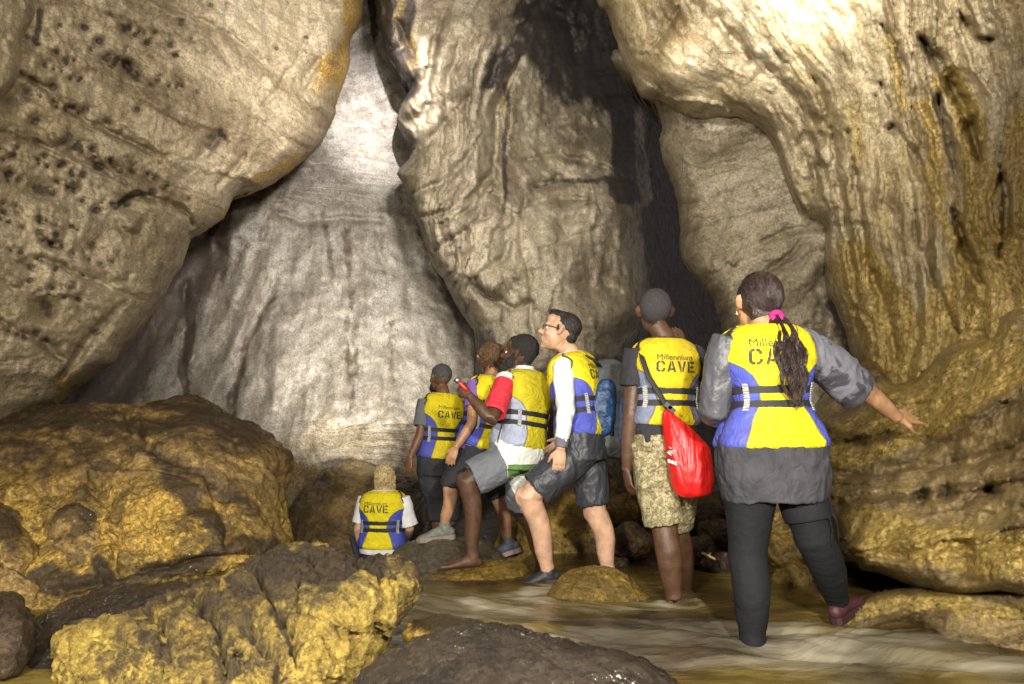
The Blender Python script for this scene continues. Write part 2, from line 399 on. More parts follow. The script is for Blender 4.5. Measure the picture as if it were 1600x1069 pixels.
# ---------------------------------------------------------------- boulders (closed solids)
def boulder(label, outline, Y, depth, mat, lean=.0, amp=.05, nf=2.2, res=(220, 110), stainf=None, goldf=None, pw=.85, sharp=0, group=None, name='boulder', pits=0, kind=None, rough_edge=3, seed=None, cracks=()):
    sd = (abs(hash_(label)) % 97) if seed is None else seed
    O = catmull(outline, 8); c = .5*(O.min(0)+O.max(0)); na, nr = res
    th = np.linspace(0, 2*np.pi, na, endpoint=False)
    rel = O-c; ang = np.arctan2(rel[:, 1], rel[:, 0]); rr = np.hypot(*rel.T)
    od = np.argsort(ang); A = ang[od]; B = rr[od]; A = np.concatenate([A-2*np.pi, A, A+2*np.pi]); B = np.tile(B, 3)
    R = np.interp(np.where(th > np.pi, th-2*np.pi, th), A, B)
    ph = np.linspace(0.003, np.pi-.003, nr)
    Qs = []; Ys = []
    for p in ph:
        k = math.sin(p)**pw; Qs.append(c+np.column_stack([np.cos(th)*R, np.sin(th)*R])*k)
        cc = math.cos(p); yy = -math.copysign(abs(cc)**.9, cc)*depth
        Ys.append(Y+yy+lean*(c[1]-Qs[-1][:, 1])/FPX*Y)
    Q = np.concatenate(Qs); Yv = np.concatenate(Ys); V = at_many(Q, Yv)
    idx = np.arange(na*nr).reshape(nr, na); F = []
    a = idx[:-1]; b = idx[1:]
    f = np.stack([a, np.roll(a, -1, 1), np.roll(b, -1, 1), b], -1).reshape(-1, 4)
    N = vnormals(V, f); cen = V.mean(0); 
    if ((V-cen)*N).sum() < 0: f = f[:, ::-1]; N = -N
    Pn = V*nf+sd*1.37
    dsp = amp*(1.1*fbm(Pn*.6, 3)+.7*fbm(Pn*1.5, 5, .55))+amp*.45*(fbm(Pn*2.3, 4, .5, True)-.1)
    if sharp: dsp += amp*sharp*(billow(Pn*1.1+3, 4)-.25)*-1.5
    if pits: dsp += amp*pits*(fbm(Pn*6, 4, .6, True)-.2)*.5
    p_ = (V[:, 2]*3.2+V[:, 0]*1.1-V[:, 1]*.8)*nf*.6+1.1*fbm(Pn*.7, 4); f_ = p_-np.floor(p_); dsp += amp*.35*sst(-.1, .3, fbm(Pn*.8+9, 3))*np.where(f_ < .85, f_/.85, (1-f_)/.15)
    WQb = Q+9*np.column_stack([fbm(np.column_stack([Q*.03, Q[:, 0]*0]), 4), fbm(np.column_stack([Q*.03+40, Q[:, 0]*0]), 4)])*2
    for pl, cw, cd_ in cracks:
        dd = segdist(WQb, catmull(pl, 4, False))[0]; front = sst(.1, -.1, ((V-cen)@np.array([0, 1., 0]))/depth-.3); dsp -= cd_*front*np.exp(-(dd/cw)**2)
    dsp -= .014*np.abs(fbm(V*9+sd, 5, .62))*2; dsp += .006*fbm(V*26+sd, 4, .6)*1.6
    V = V+N*dsp[:, None]
    F = f.tolist(); F.append(idx[0][::-1].tolist() if False else idx[0].tolist()); F.append(idx[-1][::-1].tolist())
    st = stainf(V, N, Q) if stainf else np.zeros(len(V)); gl = goldf(V, N, Q) if goldf else np.zeros(len(V))
    base = (float(V[:, 0].mean()), float(V[:, 1].mean()), float(V[:, 2].min()))
    o = mk(name, V, F, mat, None, base, {'stain': st, 'gold': gl, 'ph': V[:, 2]*4+V[:, 0]*1.2+1.2*fbm(Pn*.5+3, 3)})
    return tag(o, label, 'boulder', group, kind)
def hash_(s):
    h = 7
    for ch in s: h = (h*31+ord(ch)) % 100003
    return h
# ================================================================ CAVE
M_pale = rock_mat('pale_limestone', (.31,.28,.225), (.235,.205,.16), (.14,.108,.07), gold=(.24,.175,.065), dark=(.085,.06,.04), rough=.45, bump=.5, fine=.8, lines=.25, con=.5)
M_over = rock_mat('overhang_limestone', (.41,.335,.215), (.31,.245,.14), (.17,.12,.06), gold=(.32,.19,.03), dark=(.07,.05,.032), rough=.6, strata=(1.2,1.2,3), bump=1.)
M_grey = rock_mat('grey_limestone', (.31,.26,.17), (.215,.175,.105), (.11,.077,.042), gold=(.20,.13,.035), dark=(.032,.024,.019), rough=.6, strata=(1,1,5), bump=1.1)
M_warm = rock_mat('warm_limestone', (.40,.33,.205), (.30,.23,.11), (.155,.10,.035), gold=(.31,.21,.05), dark=(.05,.032,.015), rough=.42, strata=(2.4,2.4,.6), bump=.9)
M_gold = rock_mat('golden_wet_rock', (.30,.215,.085), (.19,.13,.05), (.09,.058,.02), gold=(.36,.25,.06), dark=(.03,.02,.01), rough=.32, strata=(.7,.7,5), bump=1.2, blotch=.3)
M_b1 = rock_mat('brown_boulder_rock', (.44,.29,.095), (.31,.195,.055), (.12,.07,.022), gold=(.46,.29,.05), dark=(.04,.026,.012), rough=.42, strata=(1,1,3), bump=1.5, speck=.6, blotch=.62)
M_b3 = rock_mat('yellow_boulder_rock', (.56,.40,.085), (.42,.28,.05), (.17,.10,.025), gold=(.60,.43,.09), dark=(.045,.03,.018), rough=.5, strata=(1.5,1.5,2), bump=1.5, fine=1.7, blotch=.75)
M_bd = rock_mat('dark_boulder_rock', (.050,.036,.022), (.028,.020,.013), (.016,.012,.008), gold=(.22,.15,.04), dark=(.014,.010,.007), rough=.26, strata=(1,1,2), bump=1.1, speck=1., fine=1.3)
M_wet = rock_mat('wet_olive_rock', (.38,.25,.05), (.25,.16,.03), (.08,.05,.014), gold=(.48,.32,.05), dark=(.02,.014,.008), rough=.24, strata=(1,1,2), bump=1., fine=1.2, blotch=.4)
M_bg = rock_mat('grey_wet_rock', (.13,.11,.075), (.09,.07,.045), (.05,.038,.025), gold=(.2,.13,.04), dark=(.02,.015,.01), rough=.4, strata=(1,1,2), bump=1.)
M_rub = rock_mat('wet_rubble_rock', (.085,.055,.028), (.045,.03,.02), (.025,.018,.012), gold=(.25,.12,.02), dark=(.012,.009,.007), rough=.16, strata=(1,1,2), bump=1.2)

# --- back flowstone wall
def phA(Q, P):
    Q = warp(Q, 20, .008, 2); x, y = Q.T; fan = (x-600)/(70+np.clip(y, 0, 700)*.28)*4.5; arc = np.hypot(x-430, (y+250))*.022; low = sst(240, 330, y); bz = sst(660, 720, y)
    r = arc*(1-low)+fan*low; return r*(1-bz)+y*.035*bz
def sA(Q, P):
    q = np.column_stack([(Q[:, 0]-600)/(60+np.clip(Q[:, 1], 0, 700)*.25), Q[:, 1]*.0015, P[:, 1]*0]); 
    low = sst(250, 420, Q[:, 1])
    d = -.17*low*fbm(q*2.0, 3, .5, True)-.028*low*fbm(q*7, 3, .5, True)
    ar = np.hypot(Q[:, 0]-500, (Q[:, 1]+80)*1.0); hi = (1-sst(230, 330, Q[:, 1]))
    d += -.07*hi*fbm(np.column_stack([ar*.022, Q[:, 0]*.003, Q[:, 1]*.002]), 4, .55, True)
    bz = sst(660, 760, Q[:, 1]); d += -.06*bz*fbm(np.column_stack([Q[:, 0]*.003, Q[:, 1]*.035, Q[:, 0]*0]), 3)
    return d
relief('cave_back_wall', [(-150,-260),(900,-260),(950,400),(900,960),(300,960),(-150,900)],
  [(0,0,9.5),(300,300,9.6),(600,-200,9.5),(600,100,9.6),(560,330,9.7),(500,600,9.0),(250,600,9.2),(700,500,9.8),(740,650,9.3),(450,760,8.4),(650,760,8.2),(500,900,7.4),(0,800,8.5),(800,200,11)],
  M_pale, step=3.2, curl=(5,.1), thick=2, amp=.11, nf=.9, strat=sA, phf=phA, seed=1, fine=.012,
  grooves=[([(660,340),(690,420),(730,500)],16,.25),([(425,330),(470,345),(540,340),(600,345)],7,.10),([(430,440),(380,560),(360,650)],10,.10),([(540,350),(550,480),(545,640)],10,.08),
           ([(290,440),(285,560),(290,640)],9,.10),([(590,360),(605,500),(600,640)],7,.05),([(330,370),(380,350),(440,290)],30,-.2),([(470,470),(440,540),(430,620)],30,-.08)],
  stain=[([(290,390),(270,460),(170,610),(90,640)],44,.85),([(345,335),(330,420),(240,540)],22,.7),([(440,300),(420,350),(380,400),(330,440)],20,.45),([(330,340),(322,380),(318,440)],9,.7),([(365,320),(352,370),(350,430)],8,.6),([(560,560),(563,640),(562,690)],7,.5),([(505,352),(514,400),(519,440)],9,.6),([(295,440),(288,560),(292,650)],9,.8),  # strokes along the overhang edge paint its shadow into the colour
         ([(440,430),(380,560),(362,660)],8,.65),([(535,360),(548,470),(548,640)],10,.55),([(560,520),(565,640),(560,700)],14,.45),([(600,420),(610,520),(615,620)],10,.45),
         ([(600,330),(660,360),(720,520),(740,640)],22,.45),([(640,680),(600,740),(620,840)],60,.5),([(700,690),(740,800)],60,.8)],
  gold=[([(460,720),(540,700),(600,730),(660,690),(740,710)],70,.5),([(450,770),(560,790),(700,780)],70,.75),([(590,480),(600,640)],16,.35),([(150,600),(250,500)],40,.5)])
# --- centre column and niche
def sB(Q, P):
    x, y = Q.T
    n = sst(770, 830, x)*(1-sst(960, 1000, x))
    d = -.10*n*fbm(np.column_stack([x*.002+y*.0006, y*.018+x*.003, x*0+3]), 4, .6, True)
    v = sst(960, 1000, x)
    d += -.10*v*fbm(np.column_stack([x*.05, y*.002, x*0]), 3, .6, True)
    return d
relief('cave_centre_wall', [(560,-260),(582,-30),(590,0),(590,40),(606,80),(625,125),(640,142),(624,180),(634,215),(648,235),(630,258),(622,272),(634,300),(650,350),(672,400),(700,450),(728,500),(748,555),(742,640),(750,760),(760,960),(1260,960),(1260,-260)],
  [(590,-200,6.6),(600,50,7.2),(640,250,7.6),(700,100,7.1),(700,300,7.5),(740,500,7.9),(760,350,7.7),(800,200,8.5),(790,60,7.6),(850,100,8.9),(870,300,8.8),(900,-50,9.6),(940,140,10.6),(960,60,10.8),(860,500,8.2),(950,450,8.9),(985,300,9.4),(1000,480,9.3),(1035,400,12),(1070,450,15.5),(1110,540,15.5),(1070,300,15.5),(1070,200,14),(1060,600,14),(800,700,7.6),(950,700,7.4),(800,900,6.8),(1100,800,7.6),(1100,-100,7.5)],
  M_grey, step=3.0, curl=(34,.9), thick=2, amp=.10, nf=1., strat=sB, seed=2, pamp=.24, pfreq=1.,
  pot=[([(650,0),(640,120),(680,210),(660,330)],0),([(730,0),(700,130),(720,200),(690,300),(700,400)],1.2),([(800,0),(760,110),(750,200),(740,300),(700,360)],2.6),([(820,30),(780,110),(765,230),(770,300),(740,380),(720,450)],3.6),([(830,300),(820,400),(800,470),(790,560)],4.6),([(880,0),(900,300),(900,560)],5.4),([(1000,0),(1000,560)],7)],
  grooves=[([(690,350),(740,320),(775,250),(780,160),(820,90)],9,.22),([(640,300),(700,280),(740,230)],7,.16),([(660,340),(720,320),(760,280)],7,.16),([(680,390),(740,350),(765,300)],7,.18),([(650,240),(690,200),(730,150)],7,.14),
           ([(740,440),(760,420),(790,400),(800,370)],7,.16),([(738,446),(770,468),(800,480),(828,475)],6,.16),([(820,300),(815,380),(830,440),(830,480),(835,540)],7,.14),
           ([(620,30),(650,100),(645,130)],8,.2),([(690,30),(670,120),(665,190)],9,.2),([(720,60),(700,140),(690,240)],7,.14),([(820,250),(880,245),(950,262)],8,.2),([(830,290),(880,282),(950,275),(1000,285)],13,.3),([(820,320),(870,310),(920,312)],7,.13),
           ([(830,200),(900,190)],7,.1),([(780,40),(830,15),(880,30),(900,90)],16,.35),([(765,130),(790,80),(830,30)],12,.3),([(850,390),(900,370),(950,350)],6,.08),([(770,300),(790,330),(785,420),(800,460)],7,.12),([(1010,250),(1015,400),(1005,560)],10,.3)],
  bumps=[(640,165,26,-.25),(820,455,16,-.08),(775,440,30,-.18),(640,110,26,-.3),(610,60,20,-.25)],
  stain=[([(850,30),(880,90),(930,110),(960,60)],58,1.1),([(900,-40),(900,60),(960,130)],60,1.1),([(770,120),(830,60),(900,100)],24,.8),([(960,150),(975,220),(972,300)],24,1.1),([(975,170),(1000,230),(1000,300)],16,.55),([(988,240),(992,360),(990,480)],9,.45),([(1045,170),(1062,330),(1085,440),(1110,560)],46,1.15),([(1030,330),(1040,450),(1050,580)],30,1.1),  # niche roof and cleft painted dark in place of deep shade
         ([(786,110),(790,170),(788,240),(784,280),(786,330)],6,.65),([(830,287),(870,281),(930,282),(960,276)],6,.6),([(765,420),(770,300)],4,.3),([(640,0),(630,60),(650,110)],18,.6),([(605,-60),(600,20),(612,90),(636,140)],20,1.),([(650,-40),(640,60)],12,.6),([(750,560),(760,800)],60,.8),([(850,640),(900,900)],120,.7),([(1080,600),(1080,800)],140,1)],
  gold=[([(632,-60),(630,40),(645,100)],14,1.1),([(795,100),(792,200)],10,.5),([(640,160),(650,230)],16,.4)])
# --- mid right slab
relief('cave_side_slab', [(960,80),(1020,150),(1034,190),(1030,215),(1036,250),(1052,290),(1060,330),(1066,400),(1085,440),(1110,468),(1124,500),(1132,540),(1150,640),(1180,760),(1190,960),(1480,960),(1480,60),(1200,40)],
  [(1030,200,6.6),(1060,350,6.4),(1150,300,6.1),(1250,400,5.9),(1130,520,6.1),(1250,600,5.8),(1200,850,5.2),(1400,300,5.8),(1400,800,5.0),(1200,100,6.2)],
  M_grey, step=3.0, curl=(42,.8), thick=2.6, amp=.09, nf=1.1, seed=3, pamp=.1,
  pot=[([(1030,200),(1100,260),(1200,230)],0),([(1050,330),(1150,300),(1250,290)],1.6),([(1080,440),(1160,390),(1280,350)],3.0),([(1120,520),(1200,440),(1290,380)],4.2),([(1150,600),(1300,520)],5.5)],
  grooves=[([(1260,370),(1230,400),(1200,420),(1190,440)],5,.08),([(1190,380),(1230,360),(1260,355)],6,.08),([(1290,420),(1300,560),(1330,650)],26,.3)], bumps=[(1146,410,8,-.07)],
  stain=[([(1310,380),(1315,480),(1330,560),(1300,650)],26,.75),([(1150,700),(1200,850)],90,1.),([(1060,180),(1150,200),(1220,260),(1250,340)],18,.35)],  # dark line down the right recess is shade put into the colour
  gold=[([(1200,700),(1280,850)],90,.7)])
# --- right overhang and drapery wall
DP = [([(1000,150),(1060,175),(1120,190),(1185,215),(1220,290),(1250,345)],0),([(960,-50),(1010,60),(1090,130),(1180,170),(1240,250),(1285,330),(1290,450),(1320,520)],1.1),([(1040,-100),(1110,30),(1200,110),(1265,200),(1300,330),(1315,450),(1350,560)],2.4),
      ([(1190,-100),(1250,40),(1320,150),(1345,280),(1370,420),(1380,580)],4.0),([(1330,-100),(1380,50),(1400,170),(1430,300),(1440,420),(1430,580)],5.6),([(1420,-100),(1450,60),(1480,190),(1500,330),(1515,430),(1500,580)],7.2),([(1480,-100),(1530,80),(1570,190),(1545,330),(1580,460),(1590,560)],9),([(1600,-100),(1640,200),(1640,450)],11)]
relief('cave_right_wall', [(915,-260),(930,-20),(945,20),(962,60),(980,105),(1000,146),(1030,160),(1062,178),(1090,187),(1122,184),(1150,188),(1172,198),(1195,212),(1210,240),(1218,280),(1236,325),(1262,350),(1285,352),(1290,372),(1284,400),(1292,450),(1308,500),(1330,560),(1350,640),(1400,700),(1950,760),(1950,-260)],
  [(940,-150,5.4),(960,40,5.8),(1000,140,5.9),(1100,100,5.3),(1100,-100,4.7),(1200,40,4.7),(1150,185,5.6),(1250,150,4.9),(1240,320,5.6),(1300,450,5.2),(1350,300,4.6),(1400,100,4.1),(1500,-100,3.3),(1500,250,4.0),(1600,100,3.4),(1600,350,3.5),(1450,480,4.3),(1600,520,3.7),(1380,600,4.9),(1800,200,2.5),(1850,600,2.6),(1500,650,4.1)],
  M_warm, step=3.0, curl=(46,.9), thick=2.2, amp=.10, nf=1.2, seed=4, gk=1.05, pot=DP, pamp=.17, pfreq=1.25, fine=.016,
  grooves=[([(1440,60),(1480,120),(1510,180),(1530,250)],10,.32),([(1465,150),(1480,220),(1490,260)],7,.2),([(1500,20),(1530,60),(1550,60)],7,.15),([(1380,40),(1410,100),(1425,170)],5,.12),([(1120,30),(1180,100),(1240,150),(1265,220),(1275,300)],22,.22),
           ([(1060,10),(1040,50),(1000,90)],4,.08),([(1235,335),(1262,345),(1280,352)],9,.25),([(1330,250),(1345,330),(1350,420)],7,.15),([(1300,200),(1310,300),(1330,400),(1340,520)],7,.14),([(1430,330),(1440,400),(1500,520)],7,.12),([(1490,330),(1510,390),(1530,440)],9,.2),
           ([(1360,420),(1390,500),(1400,560)],10,.14),([(1560,260),(1575,330),(1560,400)],8,.16),([(1395,195),(1420,230),(1440,280)],6,.12),([(1375,130),(1390,170)],4,.1),([(1270,120),(1285,160),(1290,200)],4,.1),([(1215,210),(1240,280),(1255,330)],9,-.12)],
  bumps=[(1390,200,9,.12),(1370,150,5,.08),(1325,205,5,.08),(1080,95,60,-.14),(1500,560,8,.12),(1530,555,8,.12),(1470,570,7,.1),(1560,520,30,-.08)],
  stain=[([(1150,70),(1220,130),(1258,190),(1275,290)],16,.42),([(1430,60),(1450,130),(1465,200)],6,.4)],
  gold=[([(1340,420),(1380,500),(1420,600)],60,.75),([(1480,120),(1530,260),(1520,420)],30,.75),([(1600,400),(1480,540),(1360,640)],90,.95),([(1330,170),(1340,260),(1300,420)],14,.5),([(1440,160),(1470,300),(1500,400)],16,.6),([(1600,200),(1590,340)],40,.6),([(1010,160),(1050,170),(1010,130)],30,.3),([(1380,60),(1420,160)],14,.5)])
# --- lower right rock with ledge and arch
def xE(Q, P, Y, st, gl):
    x, y = Q.T
    led = 560+ (1600-x)*.30+12*fbm(Q[:, :1]*np.array([[.02, 0, 0]]), 3)     # break between drapery foot and slope
    d = 300*0
    # undercut pockets row at y~770
    return Y, st, gl
relief('cave_lower_ledge', [(1300,600),(1360,560),(1400,598),(1440,580),(1480,540),(1540,520),(1600,470),(1950,380),(1950,945),(1700,938),(1560,928),(1490,934),(1450,926),(1400,905),(1350,892),(1330,880),(1290,880),(1250,860),(1190,850),(1170,760),(1230,700),(1262,650)],
  [(1300,640,4.7),(1230,720,4.9),(1200,840,4.8),(1270,830,4.4),(1400,620,4.2),(1500,560,3.75),(1600,500,3.3),(1450,690,3.75),(1600,640,3.0),(1400,780,3.6),(1300,740,4.2),(1340,860,3.6),(1450,900,3.2),(1600,780,2.8),(1600,920,2.65),(1850,500,2.1),(1850,900,1.9),(1550,850,2.9)],
  M_gold, step=3.0, curl=(26,.55), thick=1.6, amp=.10, nf=1.6, seed=5, pamp=.13, pfreq=1.3, fine=.014,
  pot=[([(1260,660),(1400,600),(1600,480)],0),([(1230,740),(1330,720),(1450,640),(1600,560)],1.5),([(1280,740),(1400,730),(1500,700),(1620,640)],3),([(1330,860),(1420,820),(1500,800),(1620,790)],5),([(1340,890),(1460,925),(1620,920)],6.5)],
  grooves=[([(1280,735),(1370,740),(1420,730),(1500,725),(1600,690)],10,.10),([(1440,800),(1500,790),(1560,745)],5,.05),([(1325,860),(1400,870),(1500,850),(1600,850)],8,.05),([(1200,770),(1250,790),(1290,830)],30,.2)],
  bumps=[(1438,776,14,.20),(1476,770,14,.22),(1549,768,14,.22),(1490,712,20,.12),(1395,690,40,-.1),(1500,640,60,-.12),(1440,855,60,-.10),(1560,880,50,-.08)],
  stain=[([(1250,720),(1260,800),(1300,850)],34,.85),([(1440,765),(1435,790)],12,.5),([(1340,620),(1380,590),(1430,590)],14,.5)],  # short mark at the pocket paints the hole's shade into the colour
  gold=[([(1330,690),(1420,640),(1560,560)],60,.7),([(1350,830),(1450,850),(1600,870)],45,.8),([(1200,740),(1230,840)],50,.6)])
relief('cave_bottom_ledge', [(1270,1010),(1302,965),(1335,940),(1375,925),(1420,918),(1500,922),(1600,918),(1950,925),(1950,1200),(1600,1060),(1450,1040),(1320,1030)],
  [(1290,985,3.25),(1400,940,3.3),(1400,1000,3.2),(1500,1000,3.0),(1600,930,2.9),(1600,1010,2.9),(1850,950,2.2),(1850,1100,2.2)],
  M_gold, step=2.6, curl=(16,.4), thick=1.2, amp=.05, nf=2.4, seed=6, pamp=.09, pfreq=1.4, fine=.01, rough_edge=3,
  pot=[([(1290,985),(1400,925),(1600,925)],0),([(1340,990),(1430,950),(1600,950)],1.5),([(1480,1000),(1600,980)],2.6),([(1500,1020),(1700,1040)],3.6)],
  bumps=[(1420,992,34,.30),(1390,1000,26,.2)], stain=[([(1385,990),(1450,990)],16,.9)], gold=[([(1320,970),(1400,935),(1500,940)],18,.9),([(1500,960),(1640,950)],16,.6)])  # hollow at the waterline has its shade painted into the colour
# --- left overhang
LB = []
_r = random.Random(5)
for (x, y, r, d) in [(130,45,12,.11),(158,65,10,.12),(170,95,9,-.1),(200,105,14,.20),(215,118,18,.12),(275,130,14,.15),(330,230,22,.12),(345,215,10,.1),(85,135,12,.12),(155,260,12,.13),(180,205,10,-.1),(215,170,9,.1),(40,145,16,.12),(15,160,14,.13),
    (55,190,12,.1),(95,210,14,-.12),(120,225,12,.12),(70,245,8,.1),(10,270,12,.12),(60,295,22,.14),(80,300,14,.1),(115,285,12,-.12),(150,330,10,.11),(85,360,18,-.15),(90,365,9,.1),(145,385,20,.13),(200,315,16,.15),(45,415,14,.12),(25,440,10,-.1),(70,480,22,.16),(75,490,10,.12),(110,445,10,-.1),(8,330,9,.1),(205,350,18,-.12),(150,520,20,.11),(60,520,10,.1),(240,300,12,.06),(260,150,5,.06),(300,60,4,.05),(315,80,8,-.08),(30,400,10,-.1),(185,430,14,-.1),(480,60,6,.06),(430,75,6,.08),(285,35,9,.1),(330,10,8,.1),(95,40,8,.06),(235,130,7,-.09),(190,75,6,-.08),(250,250,7,-.06),(100,90,6,-.06),(130,170,9,-.1)]:
    LB.append((x, y, r, d*.9))
for k in range(26):        # pits strung along the bedding
    x0 = _r.uniform(-60, 220); y0 = _r.uniform(20, 520)
    for q in range(_r.randint(3, 9)):
        x = x0+q*_r.uniform(10, 20); y = y0+(x-x0)*.42+_r.uniform(-7, 7)
        if y < 600-x*.9: LB.append((x, y, _r.uniform(4, 8.5), _r.uniform(.05, .11))); (_r.random() < .4 and LB.append((x+_r.uniform(-3, 3), y-9, _r.uniform(5, 8), -_r.uniform(.02, .04))))
relief('cave_left_overhang', [(585,-260),(575,-40),(566,10),(552,60),(548,100),(530,160),(520,195),(496,228),(470,255),(440,278),(400,298),(372,308),(352,336),(325,360),(300,376),(288,400),(268,440),(245,480),(215,520),(190,550),(172,572),(142,592),(110,612),(92,630),(62,645),(20,664),(-40,690),(-420,760),(-420,-260)],
  [(560,0,7.0),(520,190,6.9),(450,100,6.3),(380,300,6.3),(300,370,6.0),(300,200,5.4),(300,0,5.3),(200,350,5.3),(180,560,5.6),(90,620,5.3),(100,450,4.8),(0,650,4.9),(100,200,4.5),(0,350,4.2),(100,0,4.2),(-100,100,3.4),(-300,300,2.6),(-300,650,3.2),(-300,-200,2.4)],
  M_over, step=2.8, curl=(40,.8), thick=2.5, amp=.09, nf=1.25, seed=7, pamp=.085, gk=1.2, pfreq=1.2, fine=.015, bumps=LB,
  pot=[([(-100,80),(60,130),(180,200),(330,270),(400,290)],0),([(-100,200),(60,240),(150,290),(250,330)],1.5),([(-100,300),(80,340),(200,400),(280,400)],2.6),([(-100,430),(100,450),(230,470)],3.8),([(-100,560),(60,560),(170,560)],5),([(200,0),(330,60),(430,150),(500,200)],-2),([(300,0),(420,40),(520,100)],-3.2),([(400,0),(480,20),(545,40)],-4.2)],
  grooves=[([(20,110),(60,130),(120,180),(200,220),(260,245)],6,.13),([(0,205),(60,225),(140,250),(200,290)],6,.10),([(185,320),(210,305),(250,312),(290,330),(302,352)],5,.14),([(60,400),(150,440),(220,470)],6,.08),([(200,470),(150,520),(120,560),(95,590)],9,.14),([(0,500),(70,540),(100,560)],7,.1),
           ([(310,250),(330,225),(345,205)],9,.10),([(480,60),(440,130),(410,170)],5,.06),([(260,10),(330,40),(380,70),(420,110)],6,.06),([(500,90),(480,120),(470,150)],8,.1),([(340,290),(370,260),(385,240)],6,.1)],
  stain=[([(185,325),(205,310),(215,305)],9,.8),([(60,20),(50,60)],10,.7),([(-20,160),(40,150),(90,200)],12,.4),([(330,215),(345,225),(325,250)],7,.5),([(60,300),(85,300)],13,.5),([(200,105),(212,125)],9,.6),([(70,485),(75,500)],14,.5),([(80,362),(95,370)],10,.5),([(-30,270),(20,270)],10,.4),([(520,75),(520,100)],14,.5)],
  gold=[([(566,-40),(555,50),(545,80),(530,100)],26,.95),([(520,100),(515,130)],22,.6),([(470,245),(440,265),(400,290)],9,1.1),([(130,40),(80,90),(50,160)],18,.3),([(100,595),(95,610)],9,1.3),([(40,320),(120,400),(60,480)],40,.28)], gold_edge=(16,.75))
relief('cave_upper_left_rock', [(-420,-260),(70,-260),(62,-40),(56,20),(42,50),(38,90),(28,120),(12,145),(-10,160),(-60,170),(-420,200)],
  [(0,0,3.5),(60,-100,3.9),(40,60,3.8),(-200,0,2.7),(0,150,3.7),(-300,-200,2.2)], M_over, step=4, curl=(22,.4), thick=.8, amp=.05, nf=1.5, seed=8)
# --- side walls and roof closing the cave off outside the picture
# --- floor
def floor_z(x, y):
    P = np.column_stack([x, y, x*0]); z = -.32+.10*fbm(P*.9, 4)
    z += .25*sst(1.2, 2.6, x)*sst(2, 3.5, y)
    pit = np.exp(-(((x+1.15)/.75)**2+((y-6.1)/.95)**2)**2*.6); z -= .75*pit
    z += .35*sst(6.4, 8.0, y)*(1-sst(-.5, -2.5, x)*0)
    z += .05*fbm(P*4, 4)
    return z
gx, gy = np.meshgrid(np.linspace(-7, 7, 280), np.linspace(-3, 12, 300)); X = gx.ravel(); Yg = gy.ravel()
idx = np.arange(len(X)).reshape(gx.shape)
FF = np.stack([idx[:-1, :-1], idx[:-1, 1:], idx[1:, 1:], idx[1:, :-1]], -1).reshape(-1, 4)
tag(mk('cave_floor', np.column_stack([X, Yg, floor_z(X, Yg)]), FF, M_rub, attrs={'stain': X*0, 'gold': .6*sst(.2, .7, fbm(np.column_stack([X, Yg, X*0]), 3)+.5)}), kind='structure')
# --- water
def water_mat():
    t = NT('flowing_cave_water'); t.m.blend_method = 'HASHED' if hasattr(t.m, 'blend_method') else 'OPAQUE'
    A = t.n('ShaderNodeAttribute'); A.attribute_name = 'fu'; B = t.n('ShaderNodeAttribute'); B.attribute_name = 'fv'
    def fv(a_, b_):
        cb = t.n('ShaderNodeCombineXYZ'); t.L(t.math('MULTIPLY', A.outputs['Fac'], a_), cb.inputs[0]); t.L(t.math('MULTIPLY', B.outputs['Fac'], b_), cb.inputs[1]); return cb.outputs[0]
    a = t.noise(fv(1.1, 5.), 1, 6, .6, .9); b = t.noise(fv(3., 15.), 1, 6, .62, .8); d = t.noise(fv(.8, 1.6), 1, 3, .5, .8)
    fo = t.attr('foam')
    w = t.ramp(t.math('ADD', fo, t.math('MULTIPLY', t.math('SUBTRACT', a, .5), 2.2)), [(.35, 0), (1.15, 1)])
    w = t.math('MULTIPLY', w, t.ramp(b, [(.25, .65), (.7, 1)]))
    w = t.math('MULTIPLY', w, t.ramp(d, [(.38, .25), (.58, 1)]))
    col = t.mix(t.ramp(d, [(.40, 0), (.62, 1)]), (.030,.021,.008), (.16,.115,.028))
    col = t.mix(t.math('MULTIPLY', w, .74), col, (.44,.41,.32))
    t.set('Base Color', col); t.set('Roughness', t.ramp(w, [(0, .12), (.6, .45)])); t.set('IOR', 1.33); t.set('Specular IOR Level', .7)
    nn = t.bump(a, .4, .05); nn = t.bump(b, .22, .02, nn); nn = t.bump(t.noise(t.co(), 7, 3, .5, .5), .35, .02, nn); t.set('Normal', nn)
    return t.m
M_water = water_mat()
wx, wy = np.meshgrid(np.linspace(-2.6, 4.2, 420), np.linspace(-1.5, 5.6, 420)); X = wx.ravel(); Yw = wy.ravel()
c_, s_ = math.cos(rad(-12)), math.sin(rad(-12)); A_ = X*c_+Yw*s_; B_ = -X*s_+Yw*c_
Pn = np.column_stack([A_*.9, B_*2.4, X*0])
